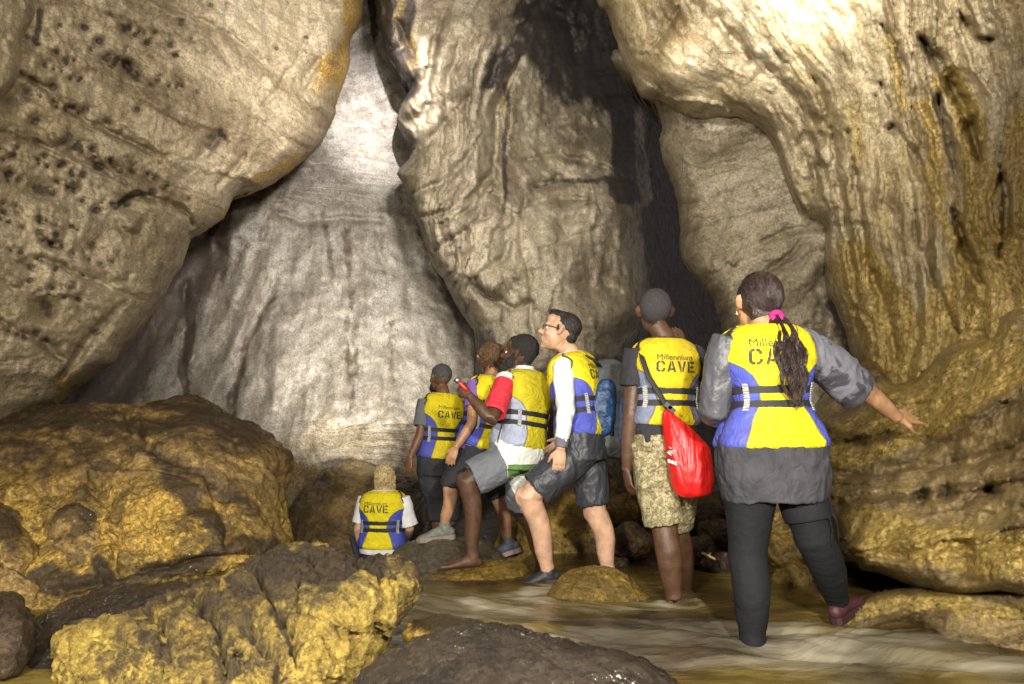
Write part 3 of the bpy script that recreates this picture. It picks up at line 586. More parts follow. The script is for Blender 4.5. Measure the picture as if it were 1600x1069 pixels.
# streamlines: the current bends round the stones from the upper left to the lower right
wn = np.column_stack([X*.8, Yw*.8, X*0]); WU = A_+.35*fbm(wn, 3); WV = B_+.28*np.sin(X*1.7+.6)*np.exp(-((Yw-3.2)/1.2)**2)+.30*fbm(wn+8, 4)
for sx_, sy_, sr_ in ((.55, 4.0, .36), (-.25, 4.4, .4), (1.13, 3.02, .12), (.86, 3.75, .1), (.22, 4.35, .1)):
    r2 = ((X-sx_)**2+(Yw-sy_)**2)/sr_**2; WV = WV+.16*sr_/.3*np.exp(-r2*.6)*np.sign(Yw-sy_+.01)*0+.12*np.exp(-r2*.5)
fo = .9*np.exp(-(((X-.95)/1.25)**2+((Yw-3.05-.12*np.sin(X*2.5))/.40)**2))+.5*np.exp(-(((X-.3)/.4)**2+((Yw-2.75)/.25)**2))+.55*np.exp(-(((X+.05)/.6)**2+((Yw-3.75)/.18)**2))+.5*np.exp(-(((X+.25)/.35)**2+((Yw-3.5)/.3)**2))+.35*np.exp(-(((X-1.7)/.9)**2+((Yw-2.7)/.5)**2))
for sx_, sy_, sr_ in ((.50, 3.95, .40), (-.25, 4.35, .48), (1.13, 3.0, .13), (.88, 3.72, .10), (.98, 4.1, .08), (.24, 4.3, .12)):
    r_ = np.hypot(X-sx_, (Yw-sy_)*1.1)/sr_; fo = fo+.42*np.exp(-((r_-1.05)/.22)**2)*(Yw < sy_+sr_*.5)
z = .055+.012*fbm(Pn*1.2, 4)+.06*np.minimum(fo, 1)*fbm(Pn*2.0+5, 4)+.005*fbm(Pn*6, 3)
z -= .5*sst(4.3, 5.3, Yw)*(1-sst(-.4, .2, X))
idx = np.arange(len(X)).reshape(wx.shape); FF = np.stack([idx[:-1, :-1], idx[:-1, 1:], idx[1:, 1:], idx[1:, :-1]], -1).reshape(-1, 4)
tag(mk('stream_water', np.column_stack([X, Yw, z]), FF, M_water, attrs={'foam': fo, 'fu': WU, 'fv': WV}), kind='structure')
# --- boulders
def goldlow(z0, z1, a=1):
    return lambda V, N, Q: a*(1-sst(z0, z1, V[:, 2]))
def topstain(k=.9, lo=.45, hi=.85):
    return lambda V, N, Q: k*sst(lo, hi, N[:, 2])
def st1(V, N, Q):
    WQ = warp(Q, 26, .012, 5); s = .6*sst(.5, 1., N[:, 2])
    for pl, w, a in [([(60,650),(200,655),(330,660)],26,.7),([(270,730),(330,770),(400,800)],18,.55),([(250,720),(300,780),(340,840)],26,.6),([(0,640),(120,640)],40,.8),([(40,780),(120,770),(160,800)],14,.4),([(60,920),(260,890),(420,850)],22,.7),([(150,880),(180,920)],20,.8)]:
        d = segdist(WQ, catmull(pl, 4, False))[0]; s = np.maximum(s, a*(1-sst(w*.4, w*1.3, d)))
    return s
def gl1(V, N, Q):
    return np.clip(.25+.9*sst(680, 860, Q[:, 1])*1.0-.2, 0, 1)
boulder('huge rounded brown and golden boulder with dark mottled top at the left of the cave', [(-120,720),(-40,668),(30,650),(70,637),(130,628),(210,632),(280,628),(330,634),(372,655),(412,672),(440,694),(452,730),(446,775),(448,830),(453,868),(430,888),(390,905),(300,940),(150,990),(0,1020),(-130,1000),(-180,860)], 4.75, .85, M_b1, lean=.75, amp=.07, nf=1.8, res=(420,210), stainf=st1, goldf=gl1, pw=.72, sharp=.7, cracks=[([(60,770),(150,760),(180,830),(170,900),(80,930)],8,.07),([(200,640),(230,700),(330,760),(360,850)],9,.05),([(160,900),(300,880),(440,860)],9,.07),([(0,780),(60,780)],7,.05),([(340,660),(400,720),(450,740)],9,.04),([(230,800),(260,870)],7,.04)])
boulder('round brown lump of rock at the foot of the huge boulder, left side', [(62,830),(75,800),(105,787),(140,790),(163,815),(168,850),(155,885),(125,905),(85,908),(60,890)], 3.98, .22, M_b1, lean=.5, amp=.025, nf=4, res=(120,60), stainf=topstain(.6), goldf=lambda V,N,Q: .3+V[:,0]*0)
boulder('craggy brown rock at the far left edge below the round lump', [(-60,800),(-10,790),(40,830),(52,880),(40,920),(80,935),(60,965),(0,985),(-70,960)], 3.9, .35, M_b1, lean=.4, amp=.04, nf=3, res=(140,70), stainf=topstain(.6), goldf=lambda V,N,Q: .5+V[:,0]*0, sharp=.8)
boulder('smooth dark brown boulder in the bottom left corner', [(-60,1060),(20,1000),(80,958),(130,932),(190,914),(250,912),(305,918),(360,950),(400,1040),(380,1180),(-60,1200)], 3.05, .45, M_bd, lean=.8, amp=.03, nf=2.5, res=(240,120), pw=.75)
boulder('small dark grey boulder at the lower left edge of the picture', [(-60,965),(-20,940),(15,936),(38,960),(52,990),(40,1030),(0,1060),(-60,1050)], 2.75, .25, M_rub, lean=.6, amp=.035, nf=4, sharp=.8, res=(120,60), stainf=lambda V,N,Q:.4+V[:,0]*0)
def st3(V, N, Q):
    WQ = warp(Q, 22, .015, 15); s = .5*sst(.55, .95, N[:, 2])
    for pl, w, a in [([(400,890),(470,900),(540,890),(585,900)],26,1.1),([(370,930),(420,950),(460,1010)],10,.6),([(440,905),(520,920)],22,.9),([(300,985),(390,1000),(440,1060)],12,.5),([(470,960),(560,985)],12,.35)]:
        d = segdist(WQ, catmull(pl, 4, False))[0]; s = np.maximum(s, a*(1-sst(w*.4, w*1.3, d)))
    return s
boulder('large craggy bright yellow boulder in the foreground with a dark speckled crest', [(98,1030),(104,1000),(130,985),(180,980),(225,962),(262,940),(305,926),(340,918),(372,896),(420,882),(455,868),(495,862),(540,876),(575,884),(612,876),(640,884),(652,908),(642,940),(618,962),(590,985),(583,1006),(560,1040),(530,1070),(480,1120),(300,1190),(120,1160)], 2.75, .5, M_b3, lean=.85, amp=.055, nf=3.2, res=(440,220), stainf=st3, goldf=lambda V,N,Q: .45+V[:,0]*0, pw=.7, sharp=.8, pits=1.2, cracks=[([(395,900),(420,945),(455,985),(460,1040)],7,.07),([(300,935),(340,990),(350,1060)],7,.06),([(455,915),(480,960),(540,985)],6,.05),([(560,890),(590,930),(575,985)],6,.05),([(130,1000),(220,1010),(300,1040)],6,.03),([(380,985),(440,1040),(430,1069)],7,.06),([(230,960),(260,1000),(250,1069)],6,.04),([(480,880),(520,910),(600,905)],6,.04)])
def st4(V, N, Q): return .2+V[:,0]*0
boulder('dark flat boulder with white specks at the bottom centre, nearest the viewer', [(500,1130),(545,1078),(585,1038),(640,1006),(690,990),(740,984),(800,986),(850,996),(900,1008),(960,1022),(1010,1040),(1050,1066),(1100,1140),(1000,1240),(600,1240)], 2.0, .42, M_bd, lean=1.1, amp=.03, nf=3, res=(300,150), pw=.75, sharp=.3, pits=.8)
boulder('small golden half sunk stone in foam behind the dark speckled boulder', [(636,1000),(642,978),(670,966),(710,964),(745,968),(765,982),(760,1005),(700,1015)], 2.62, .16, M_wet, lean=.8, amp=.02, nf=5, res=(100,50), stainf=topstain(.7,.5,.9))
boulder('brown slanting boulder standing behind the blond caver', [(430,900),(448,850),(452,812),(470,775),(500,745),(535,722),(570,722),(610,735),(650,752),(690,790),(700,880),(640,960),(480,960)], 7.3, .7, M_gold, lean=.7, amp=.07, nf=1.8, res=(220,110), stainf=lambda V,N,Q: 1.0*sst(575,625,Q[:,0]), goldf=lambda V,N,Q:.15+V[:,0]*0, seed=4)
boulder('flat grey brown boulder under the running shoe of the purple shirted caver', [(600,905),(612,872),(632,852),(665,842),(700,838),(735,842),(765,852),(790,880),(790,930),(650,950)], 5.1, .42, M_bg, lean=1.0, amp=.025, nf=3, res=(160,80))
boulder('wet golden stepping stone under the bare foot', [(648,950),(655,925),(668,900),(702,884),(745,877),(790,875),(816,882),(828,900),(824,930),(760,965),(680,968)], 4.62, .36, M_wet, lean=1.3, amp=.018, nf=3, res=(180,90), goldf=lambda V,N,Q:.35+V[:,0]*0)
boulder('wet rounded golden stone in the stream, right of the black water shoe', [(856,940),(866,912),(886,893),(920,884),(955,885),(982,898),(1004,920),(1015,940),(940,955)], 4.0, .26, M_wet, lean=.8, amp=.014, nf=3, res=(160,80), goldf=lambda V,N,Q:.35+V[:,0]*0)
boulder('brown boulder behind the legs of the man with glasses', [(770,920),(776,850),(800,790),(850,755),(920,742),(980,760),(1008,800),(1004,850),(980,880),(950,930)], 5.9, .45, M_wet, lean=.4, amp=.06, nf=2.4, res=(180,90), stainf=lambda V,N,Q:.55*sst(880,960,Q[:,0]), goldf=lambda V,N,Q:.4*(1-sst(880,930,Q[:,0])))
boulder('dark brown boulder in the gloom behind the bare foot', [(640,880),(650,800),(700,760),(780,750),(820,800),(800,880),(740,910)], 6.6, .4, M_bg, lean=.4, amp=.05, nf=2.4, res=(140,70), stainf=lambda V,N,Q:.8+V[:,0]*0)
RB = [(985,850,34,5.0,'glossy black','left of the tapa shorts'),(960,890,26,4.9,'small black','at the waterline'),(1100,800,36,5.2,'shiny dark brown','below the red bag'),(1118,835,30,5.0,'wet dark','right of the red bag man\'s leg'),(1090,860,28,4.8,'small dark','beside the pale twig'),(1125,882,26,4.7,'dark grey','behind the black leggings'),
      (1075,825,26,5.4,'reddish brown','low in the rubble'),(1140,800,30,5.5,'dark','behind the black leggings, upper'),(975,800,30,5.6,'orange brown','behind the hanging hand'),(1150,850,26,5.1,'brown','behind the knee of the leggings'),(1225,860,34,4.7,'golden brown','between the two legs in leggings'),(1240,905,30,4.3,'low wet golden','between the leggings at the waterline')]
for i, (x, y, r, Yy, a, b) in enumerate(RB):
    rr = random.Random(i); O = [(x+r*math.cos(t)*rr.uniform(.8, 1.25), y+r*.85*math.sin(t)*rr.uniform(.8, 1.2)) for t in np.linspace(0, 2*math.pi, 9)[:-1]]
    boulder(f'{a} stone {b}', O, Yy, r/FPX*Yy*.9, M_wet if ('gold' in a or 'orange' in a) else M_rub, amp=.03, nf=5, res=(72,36), sharp=1, group='rubble stones behind the wading cavers', goldf=lambda V,N,Q:.3+V[:,0]*0, name='stone')
# ================================================================ PEOPLE
def skin_mat(name, col, wet=.42):
    t = NT(name); co = t.co(); n = t.noise(co, 14, 5, .6); n2 = t.noise(co, 160, 3, .6)
    t.set('Base Color', t.mix(t.ramp(n, [(.3, 0), (.7, 1)]), tuple(x*.68 for x in col), tuple(min(1, x*1.2) for x in col)))
    t.set('Roughness', t.ramp(n, [(.35, wet*.75), (.7, wet*1.3)])); t.b.inputs['Subsurface Weight'].default_value = .06
    t.b.inputs['Subsurface Radius'].default_value = (.02, .008, .004)
    t.b.inputs['Specular IOR Level'].default_value = .4
    t.set('Normal', t.bump(n2, .5, .003, t.bump(n, .5, .012))); return t.m
SK_dark = skin_mat('dark_brown_skin', (.095,.048,.026), .48); SK_mid = skin_mat('brown_skin', (.19,.095,.05)); SK_tan = skin_mat('tanned_skin', (.45,.245,.13)); SK_fair = skin_mat('fair_skin', (.56,.34,.22)); SK_pink = skin_mat('light_brown_skin', (.42,.23,.125))
def cloth(name, col, **k):
    d = dict(rough=.85, var=.12, scale=6, bump=.15, weave=.25, wr=.35); d.update(k); return simple_mat(name, col, **d)
C_dkgrey = cloth('charcoal_cotton', (.048,.048,.055), spec=.25, wr=.8, var=.4, scale=5); C_blk = cloth('black_cotton', (.022,.022,.026)); C_legg = cloth('black_leggings', (.012,.0125,.014), rough=.8, spec=.2, wr=.3, scale=4, var=.3)
C_white = cloth('white_cotton', (.74,.73,.70), wr=.5); C_grey = cloth('mid_grey_cotton', (.14,.14,.15)); C_purple = cloth('purple_cotton', (.20,.10,.36)); C_shorts = cloth('shiny_black_nylon', (.035,.037,.045), rough=.5, wr=.5)
C_red = cloth('red_cotton', (.62,.03,.04)); C_shine = cloth('grey_wet_sleeve', (.075,.075,.085), rough=.45, wr=.6)
M_strap = simple_mat('black_webbing', (.018,.018,.02), rough=.7, bump=.3, scale=60); M_buckle = simple_mat('black_buckle_plastic', (.02,.02,.02), rough=.35)
M_ink = simple_mat('black_lettering_ink', (.05,.046,.02), rough=.7, var=.8, scale=50)
M_sole = simple_mat('dark_rubber', (.03,.03,.03), rough=.5); M_eye = simple_mat('eye_white', (.55,.53,.50), rough=.3, var=.02)
M_iris = simple_mat('brown_iris', (.03,.015,.008), rough=.1)
def wet_grey():      # charcoal tee with darker wet blots
    t = NT('grey_cotton_with_wet_patches'); co = t.co(); n = t.noise(co, 7.5, 4, .55, .8); m = t.noise(co, 60, 4, .6)
    t.set('Base Color', t.mix(t.ramp(n, [(.50, 0), (.54, 1)]), (.13,.13,.155), (.05,.05,.062))); t.set('Roughness', t.ramp(n, [(.5, .85), (.54, .55)]))
    t.set('Normal', t.bump(t.noise(co, 9, 3, .5, 1), .4, .025, t.bump(m, .2, .003))); return t.m
C_wet = wet_grey()
def webbing():
    t = NT('grey_white_woven_webbing'); co = t.co((1, 1, 1)); w = t.n('ShaderNodeTexWave'); w.bands_direction = 'Z'; w.inputs['Scale'].default_value = 30; w.inputs['Distortion'].default_value = 5; w.inputs['Detail Scale'].default_value = 3; t.L(co, w.inputs[0])
    t.set('Base Color', t.ramp(w.outputs[1], [(.3, (.16,.16,.16)), (.6, (.46,.46,.44))])); t.set('Roughness', .8); return t.m
M_web = webbing()
def vest_mat(name, yel=(.80,.66,.012), blu=(.085,.105,.50), third=None):
    t = NT(name); co = t.co(); p = t.attr('panel'); n = t.noise(co, 9, 5, .6, .5)
    y = t.mix(t.ramp(n, [(.35, 0), (.75, 1)]), yel, tuple(x*.82 for x in yel)); b = t.mix(t.ramp(n, [(.35, 0), (.7, 1)]), blu, tuple(x*.75 for x in blu))
    w = t.ramp(p, [(.495, 0), (.505, 1)]); col = t.mix(w, y, b)
    e = t.ramp(t.math('ABSOLUTE', t.math('SUBTRACT', p, .5)), [(.004, 1), (.012, 0)]); col = t.mix(t.math('MULTIPLY', e, .6), col, (.05,.05,.06))
    dirt = t.ramp(t.noise(co, 4, 6, .7), [(.5, 0), (.8, 1)]); col = t.mix(t.math('MULTIPLY', dirt, .5), col, (.16,.11,.035))
    t.set('Base Color', col); t.set('Roughness', t.ramp(n, [(.35, .5), (.65, .85)])); t.set('Specular IOR Level', .3)
    t.set('Normal', t.bump(t.noise(co, 10, 4, .55, 1.6), .9, .025, t.bump(t.noise(co, 380, 2, .5), .25, .001))); return t.m
V_std = vest_mat('yellow_blue_vest_nylon'); V_pale = vest_mat('yellow_pale_vest_nylon', (.62,.52,.02), (.42,.47,.62)); V_old = vest_mat('worn_yellow_grey_vest_nylon', (.66,.50,.01), (.20,.23,.34))
def hair_mat(name, col, rough=.4, scale=90, hi=1.8):
    t = NT(name); co = t.co((1, 1, .35)); n = t.noise(co, scale, 4, .7, .5)
    t.set('Base Color', t.mix(t.ramp(n, [(.38, 0), (.62, 1)]), tuple(x*.6 for x in col), tuple(min(1, x*hi) for x in col))); t.set('Roughness', rough)
    t.set('Normal', t.bump(n, 1., .010)); return t.m
H_black = hair_mat('dark_brown_long_hair', (.022,.013,.011), .3, 60, 2.4); H_crop = hair_mat('cropped_black_hair', (.030,.026,.028), .65, 260, 3); H_dark = hair_mat('short_dark_hair', (.018,.014,.012), .45); H_afro = hair_mat('black_curly_hair', (.016,.014,.014), .7, 200, 2.2)
H_grey = hair_mat('grey_short_hair', (.075,.072,.07), .6, 150); H_brown = hair_mat('brown_curly_hair', (.085,.045,.02), .5, 120, 2.2); H_blond = hair_mat('wet_blond_hair', (.50,.38,.18), .4, 90, 1.7)

class Torso:
    T = [-.35, 0, .12, .25, .42, .58, .72, .84, .91, .96, 1.0, 1.05]
    Wd = [.175, .17, .175, .168, .145, .155, .170, .172, .150, .105, .065, .058]
    Dp = [.12, .118, .125, .115, .105, .112, .120, .108, .092, .074, .062, .058]
    def __init__(s, pel, neck, yh, ys, bend=(0, 0, 0), W=1., D=1., waist=1.):
        s.p = np.array(pel); s.k = np.array(neck); s.yh = rad(yh); s.ys = rad(ys); s.m = (s.p+s.k)/2+np.array(bend); s.W = W; s.D = D; s.waist = waist
    def C(s, t):
        if t < 0: return s.p+(s.m-s.p)*2*t*0+nrm(np.array([0, 0, 1.]))*t*np.linalg.norm(s.k-s.p)
        if t > 1: t_ = 1; ex = t-1; return s.k+nrm(s.k-s.m)*ex*np.linalg.norm(s.k-s.p)
        return (1-t)**2*s.p+2*t*(1-t)*s.m+t*t*s.k
    def frame(s, t):
        e = .02; tc = min(max(t, 0), 1-e); T = nrm(s.C(tc+e)-s.C(max(0, tc-e)))
        if t < 0: T = nrm(T*.3+np.array([0, 0, .7]))
        y = s.yh+(s.ys-s.yh)*min(max((t-.2)/.6, 0), 1)
        r = np.array([math.cos(y), math.sin(y), 0.]); r = nrm(r-T*np.dot(r, T)); f = np.cross(T, r); return T, r, f
    def wd(s, t, off=0):
        sc = 1+(s.waist-1)*math.exp(-((t-.45)/.16)**2); return np.interp(t, s.T, s.Wd)*s.W*sc+off, np.interp(t, s.T, s.Dp)*s.D+off
    def pt(s, a, t, off=0, n=2.5):
        w, d = s.wd(t, off); T, r, f = s.frame(t); ca, sa = math.cos(a), math.sin(a)
        x = math.copysign(abs(sa)**(2/n), sa)*w; y = -math.copysign(abs(ca)**(2/n), ca)*d
        return s.C(t)+r*x+f*y
    def ring(s, t, off=0, k=36): return np.array([s.pt(a, t, off) for a in np.linspace(-np.pi, np.pi, k, endpoint=False)])
    def sh(s, side):     # shoulder joint
        T, r, f = s.frame(.86); return s.C(.865)+r*side*.165*s.W
    def hip(s, side):
        T, r, f = s.frame(.0); return s.C(.0)+r*side*.088*s.W
def yawf(y): return np.array([-math.sin(rad(y)), math.cos(rad(y)), 0.])
def limb(A, B, Cc, rA, rM, rB, rC, calf=None, prof=None):
    """points and radii of a two-bone limb"""
    pts = []; rs = []
    for t, q in ((0, rA), (.25, rA*.97), (.55, (rA+rM)/2*1.0), (.85, rM*1.02), (1, rM)): pts.append(A+(B-A)*t); rs.append(q)
    for t, q in ((.12, rM*.98), (.32, rB), (.5, rB*.95), (.75, (rB+rC*1.3)/2.25), (.92, rC), (1, rC*1.02)):
        p = B+(Cc-B)*t
        if calf is not None: p = p+calf*math.sin(math.pi*min(1, t*1.25))*.026
        pts.append(p); rs.append(q)
    return pts, rs
def hand(sp, W, d, pn, tside, k=1., curl=(.3, .35, .4, .45), spread=.10, tc=.4, fr=.0085):
    """d: direction of fingers, pn: palm normal (palm faces pn), tside: +1/-1 side of the thumb along d x pn"""
    d = nrm(d); pn = nrm(pn-d*np.dot(pn, d)); s = nrm(np.cross(d, pn))*tside
    c = [W, W+d*.02*k, W+d*.05*k, W+d*.085*k]
    sp.tube(c, [(.018*k, .027*k), (.016*k, .034*k), (.015*k, .041*k), (.012*k, .040*k)], 16, ref=pn)
    for i, (o, L) in enumerate(((.030, .072), (.010, .080), (-.011, .075), (-.030, .060))):
        b = W+d*.078*k+s*o*k; fd = nrm(d+s*spread*(o/.03)); cu = curl[i]; P = [b-d*.015*k, b]; q = b; a = 0
        for j, sl in enumerate((.45, .32, .23)):
            a += cu*(1, 1.2, .8)[j]; dd = fd*math.cos(a)+pn*math.sin(a); q = q+dd*L*sl*k; P.append(q)
        r = fr*k*(1.05, 1.1, 1., .9)[i]; sp.tube(P, [r*1.15, r*1.12, r*1.02, r*.93, r*.7], 10)
    b = W+d*.022*k+s*.026*k; t1 = nrm(d*.65+s*.75+pn*.25); t2 = nrm(d*.9+s*.35+pn*tc)
    sp.tube([b-t1*.012*k, b+t1*.030*k, b+t1*.030*k+t2*.032*k, b+t1*.030*k+t2*.055*k], [.015*k, .0125*k, .0105*k, .0075*k], 10)
def headM(yaw, pitch=0, roll=0):
    y, p, r = rad(yaw), rad(pitch), rad(roll)
    Rz = np.array([[math.cos(y), -math.sin(y), 0], [math.sin(y), math.cos(y), 0], [0, 0, 1]]); Rx = np.array([[1, 0, 0], [0, math.cos(p), -math.sin(p)], [0, math.sin(p), math.cos(p)]])
    Ry = np.array([[math.cos(r), 0, math.sin(r)], [0, 1, 0], [-math.sin(r), 0, math.cos(r)]]); return Rz@Rx@Ry
def head(sp, H, M, k=1., ear=1.):
    q = lambda x, y, z: H+M@(np.array([x, y, z])*k); E = lambda c, r, MM=None: sp.ell(q(*c), np.array(r)*k, M if MM is None else MM, 22, 14)
    E((0, -.012, .030), (.075, .096, .088)); E((0, .030, -.025), (.062, .062, .080)); E((0, .048, -.072), (.046, .042, .034)); E((0, .074, -.092), (.020, .018, .017))
    E((0, .080, .030), (.050, .016, .012)); E((.036, .060, -.022), (.024, .026, .022)); E((-.036, .060, -.022), (.024, .026, .022))
    E((0, .052, .062), (.055, .038, .040))
    sp.tube([q(0, .080, .024), q(0, .098, .004), q(0, .114, -.018), q(0, .110, -.027)], [.009*k, .0105*k, .014*k, .012*k], 12); E((.013, .098, -.024), (.009, .012, .008)); E((-.013, .098, -.024), (.009, .012, .008))
    E((0, .091, -.049), (.023, .010, .0062)); E((0, .089, -.060), (.021, .010, .0068)); E((0, .080, -.053), (.030, .014, .018))
    for s_ in (-1, 1):
        Me = M@headM(s_*-22, 0, 0); sp.tube([q(s_*.070, .002, -.022), q(s_*.083, -.004, -.012), q(s_*.089, -.014, .012), q(s_*.086, -.012, .030), q(s_*.078, .002, .030)], [(.006*k, .011*k), (.007*k, .013*k), (.007*k, .017*k), (.007*k, .013*k), (.006*k, .008*k)], 10)
def bodymesh(name_unused, D): pass
def person(label, T, H, Hm, arms, legs, skin, base, hk=1., vox=.0062, neck=None, legr=(.088, .060, .056, .038), armr=(.050, .041, .040, .026), hands=None, feet=None, group='cavers in yellow life vests', calfdir=None):
    sp = Soup(); sp.rings([T.ring(t, -.012) for t in (-.04, 0, .12, .25, .42, .58, .72, .84, .91, .96, 1.0)])
    nb = T.C(.93); hq = H+Hm@np.array([0, -.025, -.055])*hk; sp.tube([nb, T.C(1.0), (T.C(1.0)+hq)/2, hq], [.068, .060, .055, .056], 20)
    head(sp, H, Hm, hk)
    for i, (E, Wr) in enumerate(arms):
        s_ = -1 if i == 0 else 1; A = T.sh(s_); pts, rs = limb(A, E, Wr, armr[0], armr[1], armr[2], armr[3])
        sp.tube([A-nrm(E-A)*.0+np.array([0, 0, .012]), *pts], [armr[0]*.8, *rs], 18)
    for i, (K, An) in enumerate(legs):
        s_ = -1 if i == 0 else 1; A = T.hip(s_); cd = calfdir[i] if calfdir else None; pts, rs = limb(A, K, An, *legr, calf=cd); sp.tube([A+(A-K)*.15, *pts], [legr[0]*.85, *rs], 22)
        fw = -cd if cd is not None else np.array([0, 1., 0]); sp.ell(K+fw*legr[1]*.45, (legr[1]*.62,)*2+(legr[1]*.85,)); sp.ell(K+(An-K)*.16+fw*legr[1]*.35, (legr[1]*.5,)*3)
        sd_ = nrm(np.cross(fw, An-K))*legr[3]*.55; sp.ell(An+np.array([0, 0, -.005])+sd_, (.017, .017, .02)); sp.ell(An+np.array([0, 0, .004])-sd_, (.017, .017, .02))
    if hands:
        for hh in hands: hand(sp, *hh[0], **hh[1])
    if feet:
        for f in feet: foot(sp, *f[0], **f[1])
    o = sp.build('person', skin, None, base, voxel=vox, it=2)
    tag(o, label, 'person', group); return o
def foot(sp, A, d, up=(0, 0, 1), k=1., toes=True, shoe=0.):
    if not toes: shoe = -.004; k = k*.9
    """ankle A, toe direction d"""
    d = nrm(d); up = np.array(up, float); up = nrm(up-d*np.dot(up, d)); s = np.cross(d, up); o = shoe
    c = lambda a, b: A+d*a*k+up*b*k
    sp.tube([A+up*.03*k, c(-.005, -.02), c(-.012, -.05)], [.036*k+o, .038*k+o, .034*k+o], 16)
    sp.tube([c(-.055, -.045), c(-.045, -.046), c(-.02, -.043), c(.03, -.040), c(.08, -.050), c(.125, -.060), c(.16 if not shoe else .185, -.064)],
            [(.012+o, .012+o), (.026+o, .024+o), (.034+o, .031+o), (.036+o, .034+o), (.027+o, .040+o), (.018+o, .044+o), (.012+o, .036+o if toes else .030+o)], 18, ref=up)
    if toes and not shoe:
        for i, (off, L, r) in enumerate(((-.028, .045, .012), (-.010, .040, .0095), (.006, .036, .009), (.020, .030, .0085), (.033, .022, .008))):
            b = c(.15, -.062)+s*off*k; sp.tube([b-d*.02*k, b, b+d*L*.6*k, b+d*L*k-up*.004], [r*k, r*k, r*k*1.05, r*k*.7], 8)
def wrinkle(amp, f=9, st=(1, 1, 1), seed=0):
    def g(V, N):
        P = V*f*np.array(st)+seed; return amp*(fbm(P+.8*np.column_stack([fbm(P*.6, 2)]*3), 3, .5, True)-.3)
    return g
def shirt(P, T, mat, t0=.0, t1=.955, off=.014, arms=None, frac=(.75, .75), ar=.062, name='shirt', er=None, vox=.0075, extra=None, amp=.007, seed=0, sleeves=(1, 1), k36=40, hem=None):
    sp = Soup(); ts = [t0]+[t for t in (-.2, -.1, 0, .12, .25, .42, .58, .72, .84, .91, .94) if t > t0+.02 and t < t1-.01]+[t1]
    R = [T.ring(t, off+(hem(t) if hem else 0), k36) for t in ts]
    c = R[0].mean(0); R = [c+(R[0]-c)*.75+np.array([0, 0, .04]), c+(R[0]-c)*.96] + R
    sp.rings(R)
    if extra: extra(sp)
    if arms:
        for i, (E, Wr) in enumerate(arms):
            if not sleeves[i]: continue
            s_ = -1 if i == 0 else 1; A = T.sh(s_); fr = frac[i]; ax = ar[i] if isinstance(ar, (tuple, list)) else ar; ee = er[i] if er else ax*.95
            if fr <= 1: pts = [A+np.array([0, 0, .008]), A+(E-A)*.25, A+(E-A)*.6*fr, A+(E-A)*fr]; rs = [ax*.9, ax, ax, ee]
            else: pts = [A+np.array([0, 0, .008]), A+(E-A)*.3, A+(E-A)*.7, E, E+(Wr-E)*(fr-1)*.5, E+(Wr-E)*(fr-1)]; rs = [ax*.9, ax, ax*.92, ax*.88, (ax+ee)*.46, ee]
            sp.tube(pts, rs, 20, recess=.03)
    return sp.build(name, mat, P, voxel=vox, it=4, disp=wrinkle(amp, 10, (1, 1, .8), seed))
def shorts(P, T, mat, legs, frac=(.85, .85), r=(.105, .095), t1=.30, off=.012, name='shorts', vox=.0075, amp=.008, seed=3, rr=None, fr_extra=None, legskip=()):
    sp = Soup(); sp.rings([T.ring(t, off) for t in (-.06, 0, .12, .22, t1)])
    for i, (K, An) in enumerate(legs):
        if i in legskip: continue
        s_ = -1 if i == 0 else 1; A = T.hip(s_); f = frac[i]; r0, r1 = (rr[i] if rr else r)
        B = A+(K-A)*min(f, 1); pts = [A+(A-K)*.12, A+(B-A)*.3, A+(B-A)*.7, B]; rs = [r0*.92, r0, (r0+r1)/2, r1]
        if f > 1: pts += [K+(An-K)*(f-1)]; rs = [r0*.92, r0, (r0+r1)/2, r1*1.02, r1*.92]
        sp.tube(pts, rs, 22, recess=.035)
    return sp.build(name, mat, P, voxel=vox, it=4, disp=wrinkle(amp, 9, (1, 1, .6), seed))
# stencil letters on a unit grid (width .8, height 1)
CAVE = {'C': [[(.0,.18),(.18,0),(.34,0),(.34,.17),(.22,.17),(.18,.24),(.18,.76),(.22,.83),(.34,.83),(.34,1),(.18,1),(.0,.82)], [(.42,0),(.58,0),(.74,.18),(.74,.34),(.56,.34),(.56,.22),(.52,.17),(.42,.17)], [(.42,1),(.58,1),(.74,.82),(.74,.66),(.56,.66),(.56,.78),(.52,.83),(.42,.83)]],
        'A': [[(0,0),(.18,0),(.34,.62),(.34,1),(.27,1)], [(.78,0),(.60,0),(.43,.62),(.43,1),(.51,1)], [(.26,.18),(.52,.18),(.50,.32),(.29,.32)]],
        'V': [[(0,1),(.18,1),(.34,.32),(.34,0),(.27,0)], [(.78,1),(.60,1),(.43,.32),(.43,0),(.51,0)]],
        'E': [[(0,0),(.18,0),(.18,1),(0,1)], [(.26,0),(.66,0),(.66,.17),(.26,.17)], [(.26,.42),(.58,.42),(.58,.58),(.26,.58)], [(.26,.83),(.66,.83),(.66,1),(.26,1)]]}
def text_mesh(txt, bold=0):
    cu = bpy.data.curves.new('t', 'FONT'); cu.body = txt; cu.size = 1; cu.offset = bold; cu.resolution_u = 3
    o = bpy.data.objects.new('t', cu); COL.objects.link(o); dg = bpy.context.evaluated_depsgraph_get(); me = bpy.data.meshes.new_from_object(o.evaluated_get(dg))
    V = np.array([v.co[:2] for v in me.vertices]); F = [tuple(p.vertices) for p in me.polygons]; bpy.data.objects.remove(o); bpy.data.meshes.remove(me); bpy.data.curves.remove(cu); return V, F
TXT = text_mesh('Millennium', 0.0)
